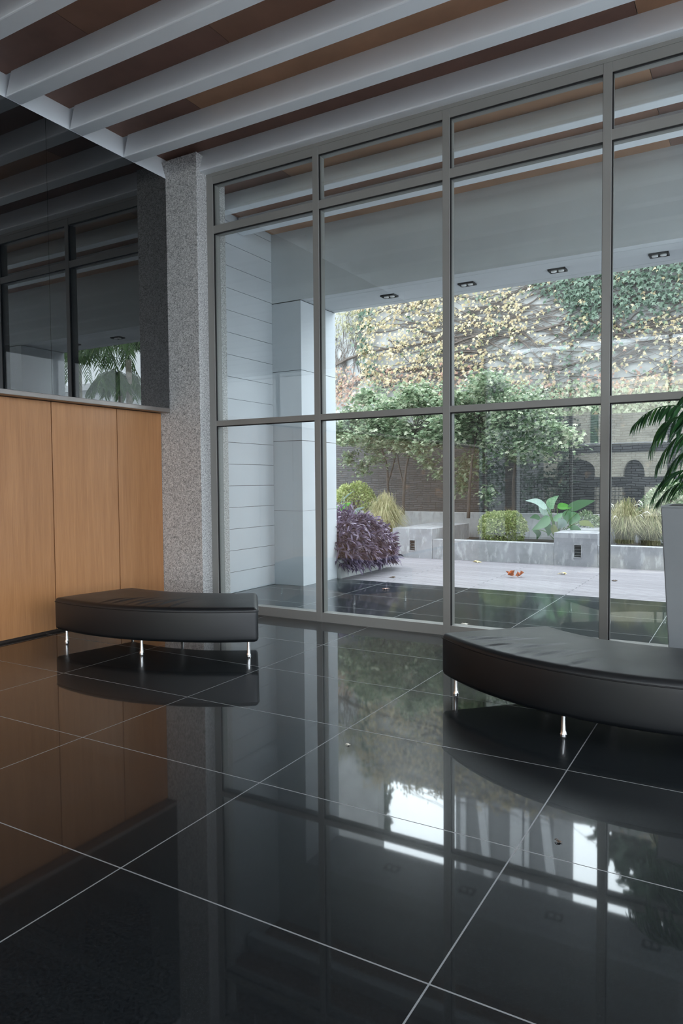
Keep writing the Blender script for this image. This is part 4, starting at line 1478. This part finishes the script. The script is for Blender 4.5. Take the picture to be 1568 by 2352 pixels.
crown_tree(-11.0, -17.5, 0.2, 9.0, 2.9, 7000, M['ivy_green'], 'second street tree reflected in the left glass bays', 52)
crown_tree(-17.0, -19.0, 0.2, 9.0, 3.0, 6000, M['ivy_green'], 'third street tree reflected at the far left of the glass', 53)
struct(box(XR + 0.12, 40, YB - 0.12, 6.6, -0.14, -0.02).build('forecourt', M['forecourt']), 'unseen forecourt beside the lobby, made pale to bounce daylight onto the ceiling', 'paving')
pst = struct(box(-1.98, -1.69, YB - 0.2, YB + 0.09, 0, 2.25).build('gate_post', M['fascia']), 'pale post at the street side, reflected beside the maples', 'post')

# ------------------------------------------------------------------ daylight: bright overcast sky
wd = bpy.data.worlds.new('overcast_sky')
sc.world = wd
wd.use_nodes = True
nt = wd.node_tree
nt.nodes.clear()
o_ = nt.nodes.new('ShaderNodeOutputWorld')
bg = nt.nodes.new('ShaderNodeBackground')
tcw = nt.nodes.new('ShaderNodeTexCoord')
spw = nt.nodes.new('ShaderNodeSeparateXYZ')
nt.links.new(tcw.outputs['Generated'], spw.inputs[0])
rp = nt.nodes.new('ShaderNodeValToRGB')
rp.color_ramp.elements[0].position = 0.0
rp.color_ramp.elements[0].color = (0.69, 0.76, 0.84, 1)
rp.color_ramp.elements[1].position = 0.9
rp.color_ramp.elements[1].color = (0.87, 0.94, 1.0, 1)
nt.links.new(spw.outputs['Z'], rp.inputs[0])
nt.links.new(rp.outputs[0], bg.inputs[0])
# the cloud cover is brightest low over the garden, where the sun stands behind it
dt = nt.nodes.new('ShaderNodeVectorMath')
dt.operation = 'DOT_PRODUCT'
nt.links.new(tcw.outputs['Generated'], dt.inputs[0])
dt.inputs[1].default_value = Vector((-0.26, 0.83, 0.50)).normalized()


def wmath(op, a, b):
    nd = nt.nodes.new('ShaderNodeMath')
    nd.operation = op
    for q, x in ((0, a), (1, b)):
        if isinstance(x, bpy.types.NodeSocket):
            nt.links.new(x, nd.inputs[q])
        else:
            nd.inputs[q].default_value = x
    return nd.outputs[0]


glow = wmath('POWER', wmath('MAXIMUM', dt.outputs['Value'], 0.0), 8.0)
nt.links.new(wmath('ADD', wmath('MULTIPLY', glow, 10.0), 5.2), bg.inputs[1])
nt.links.new(bg.outputs[0], o_.inputs[0])

# ------------------------------------------------------------------ view
sc.view_settings.view_transform = 'Standard'
sc.view_settings.look = 'None'
sc.view_settings.gamma = 1.0
sc.view_settings.exposure = 0.3
sc.view_settings.use_curve_mapping = False
cy = sc.cycles
cy.use_denoising = True
cy.max_bounces = 10
cy.diffuse_bounces = 5
cy.glossy_bounces = 5
cy.transmission_bounces = 4
cy.transparent_max_bounces = 24
cy.sample_clamp_indirect = 8.0
cy.caustics_reflective = False
cy.caustics_refractive = False

for o in sc.objects:
    if '_o' in o:
        del o['_o']
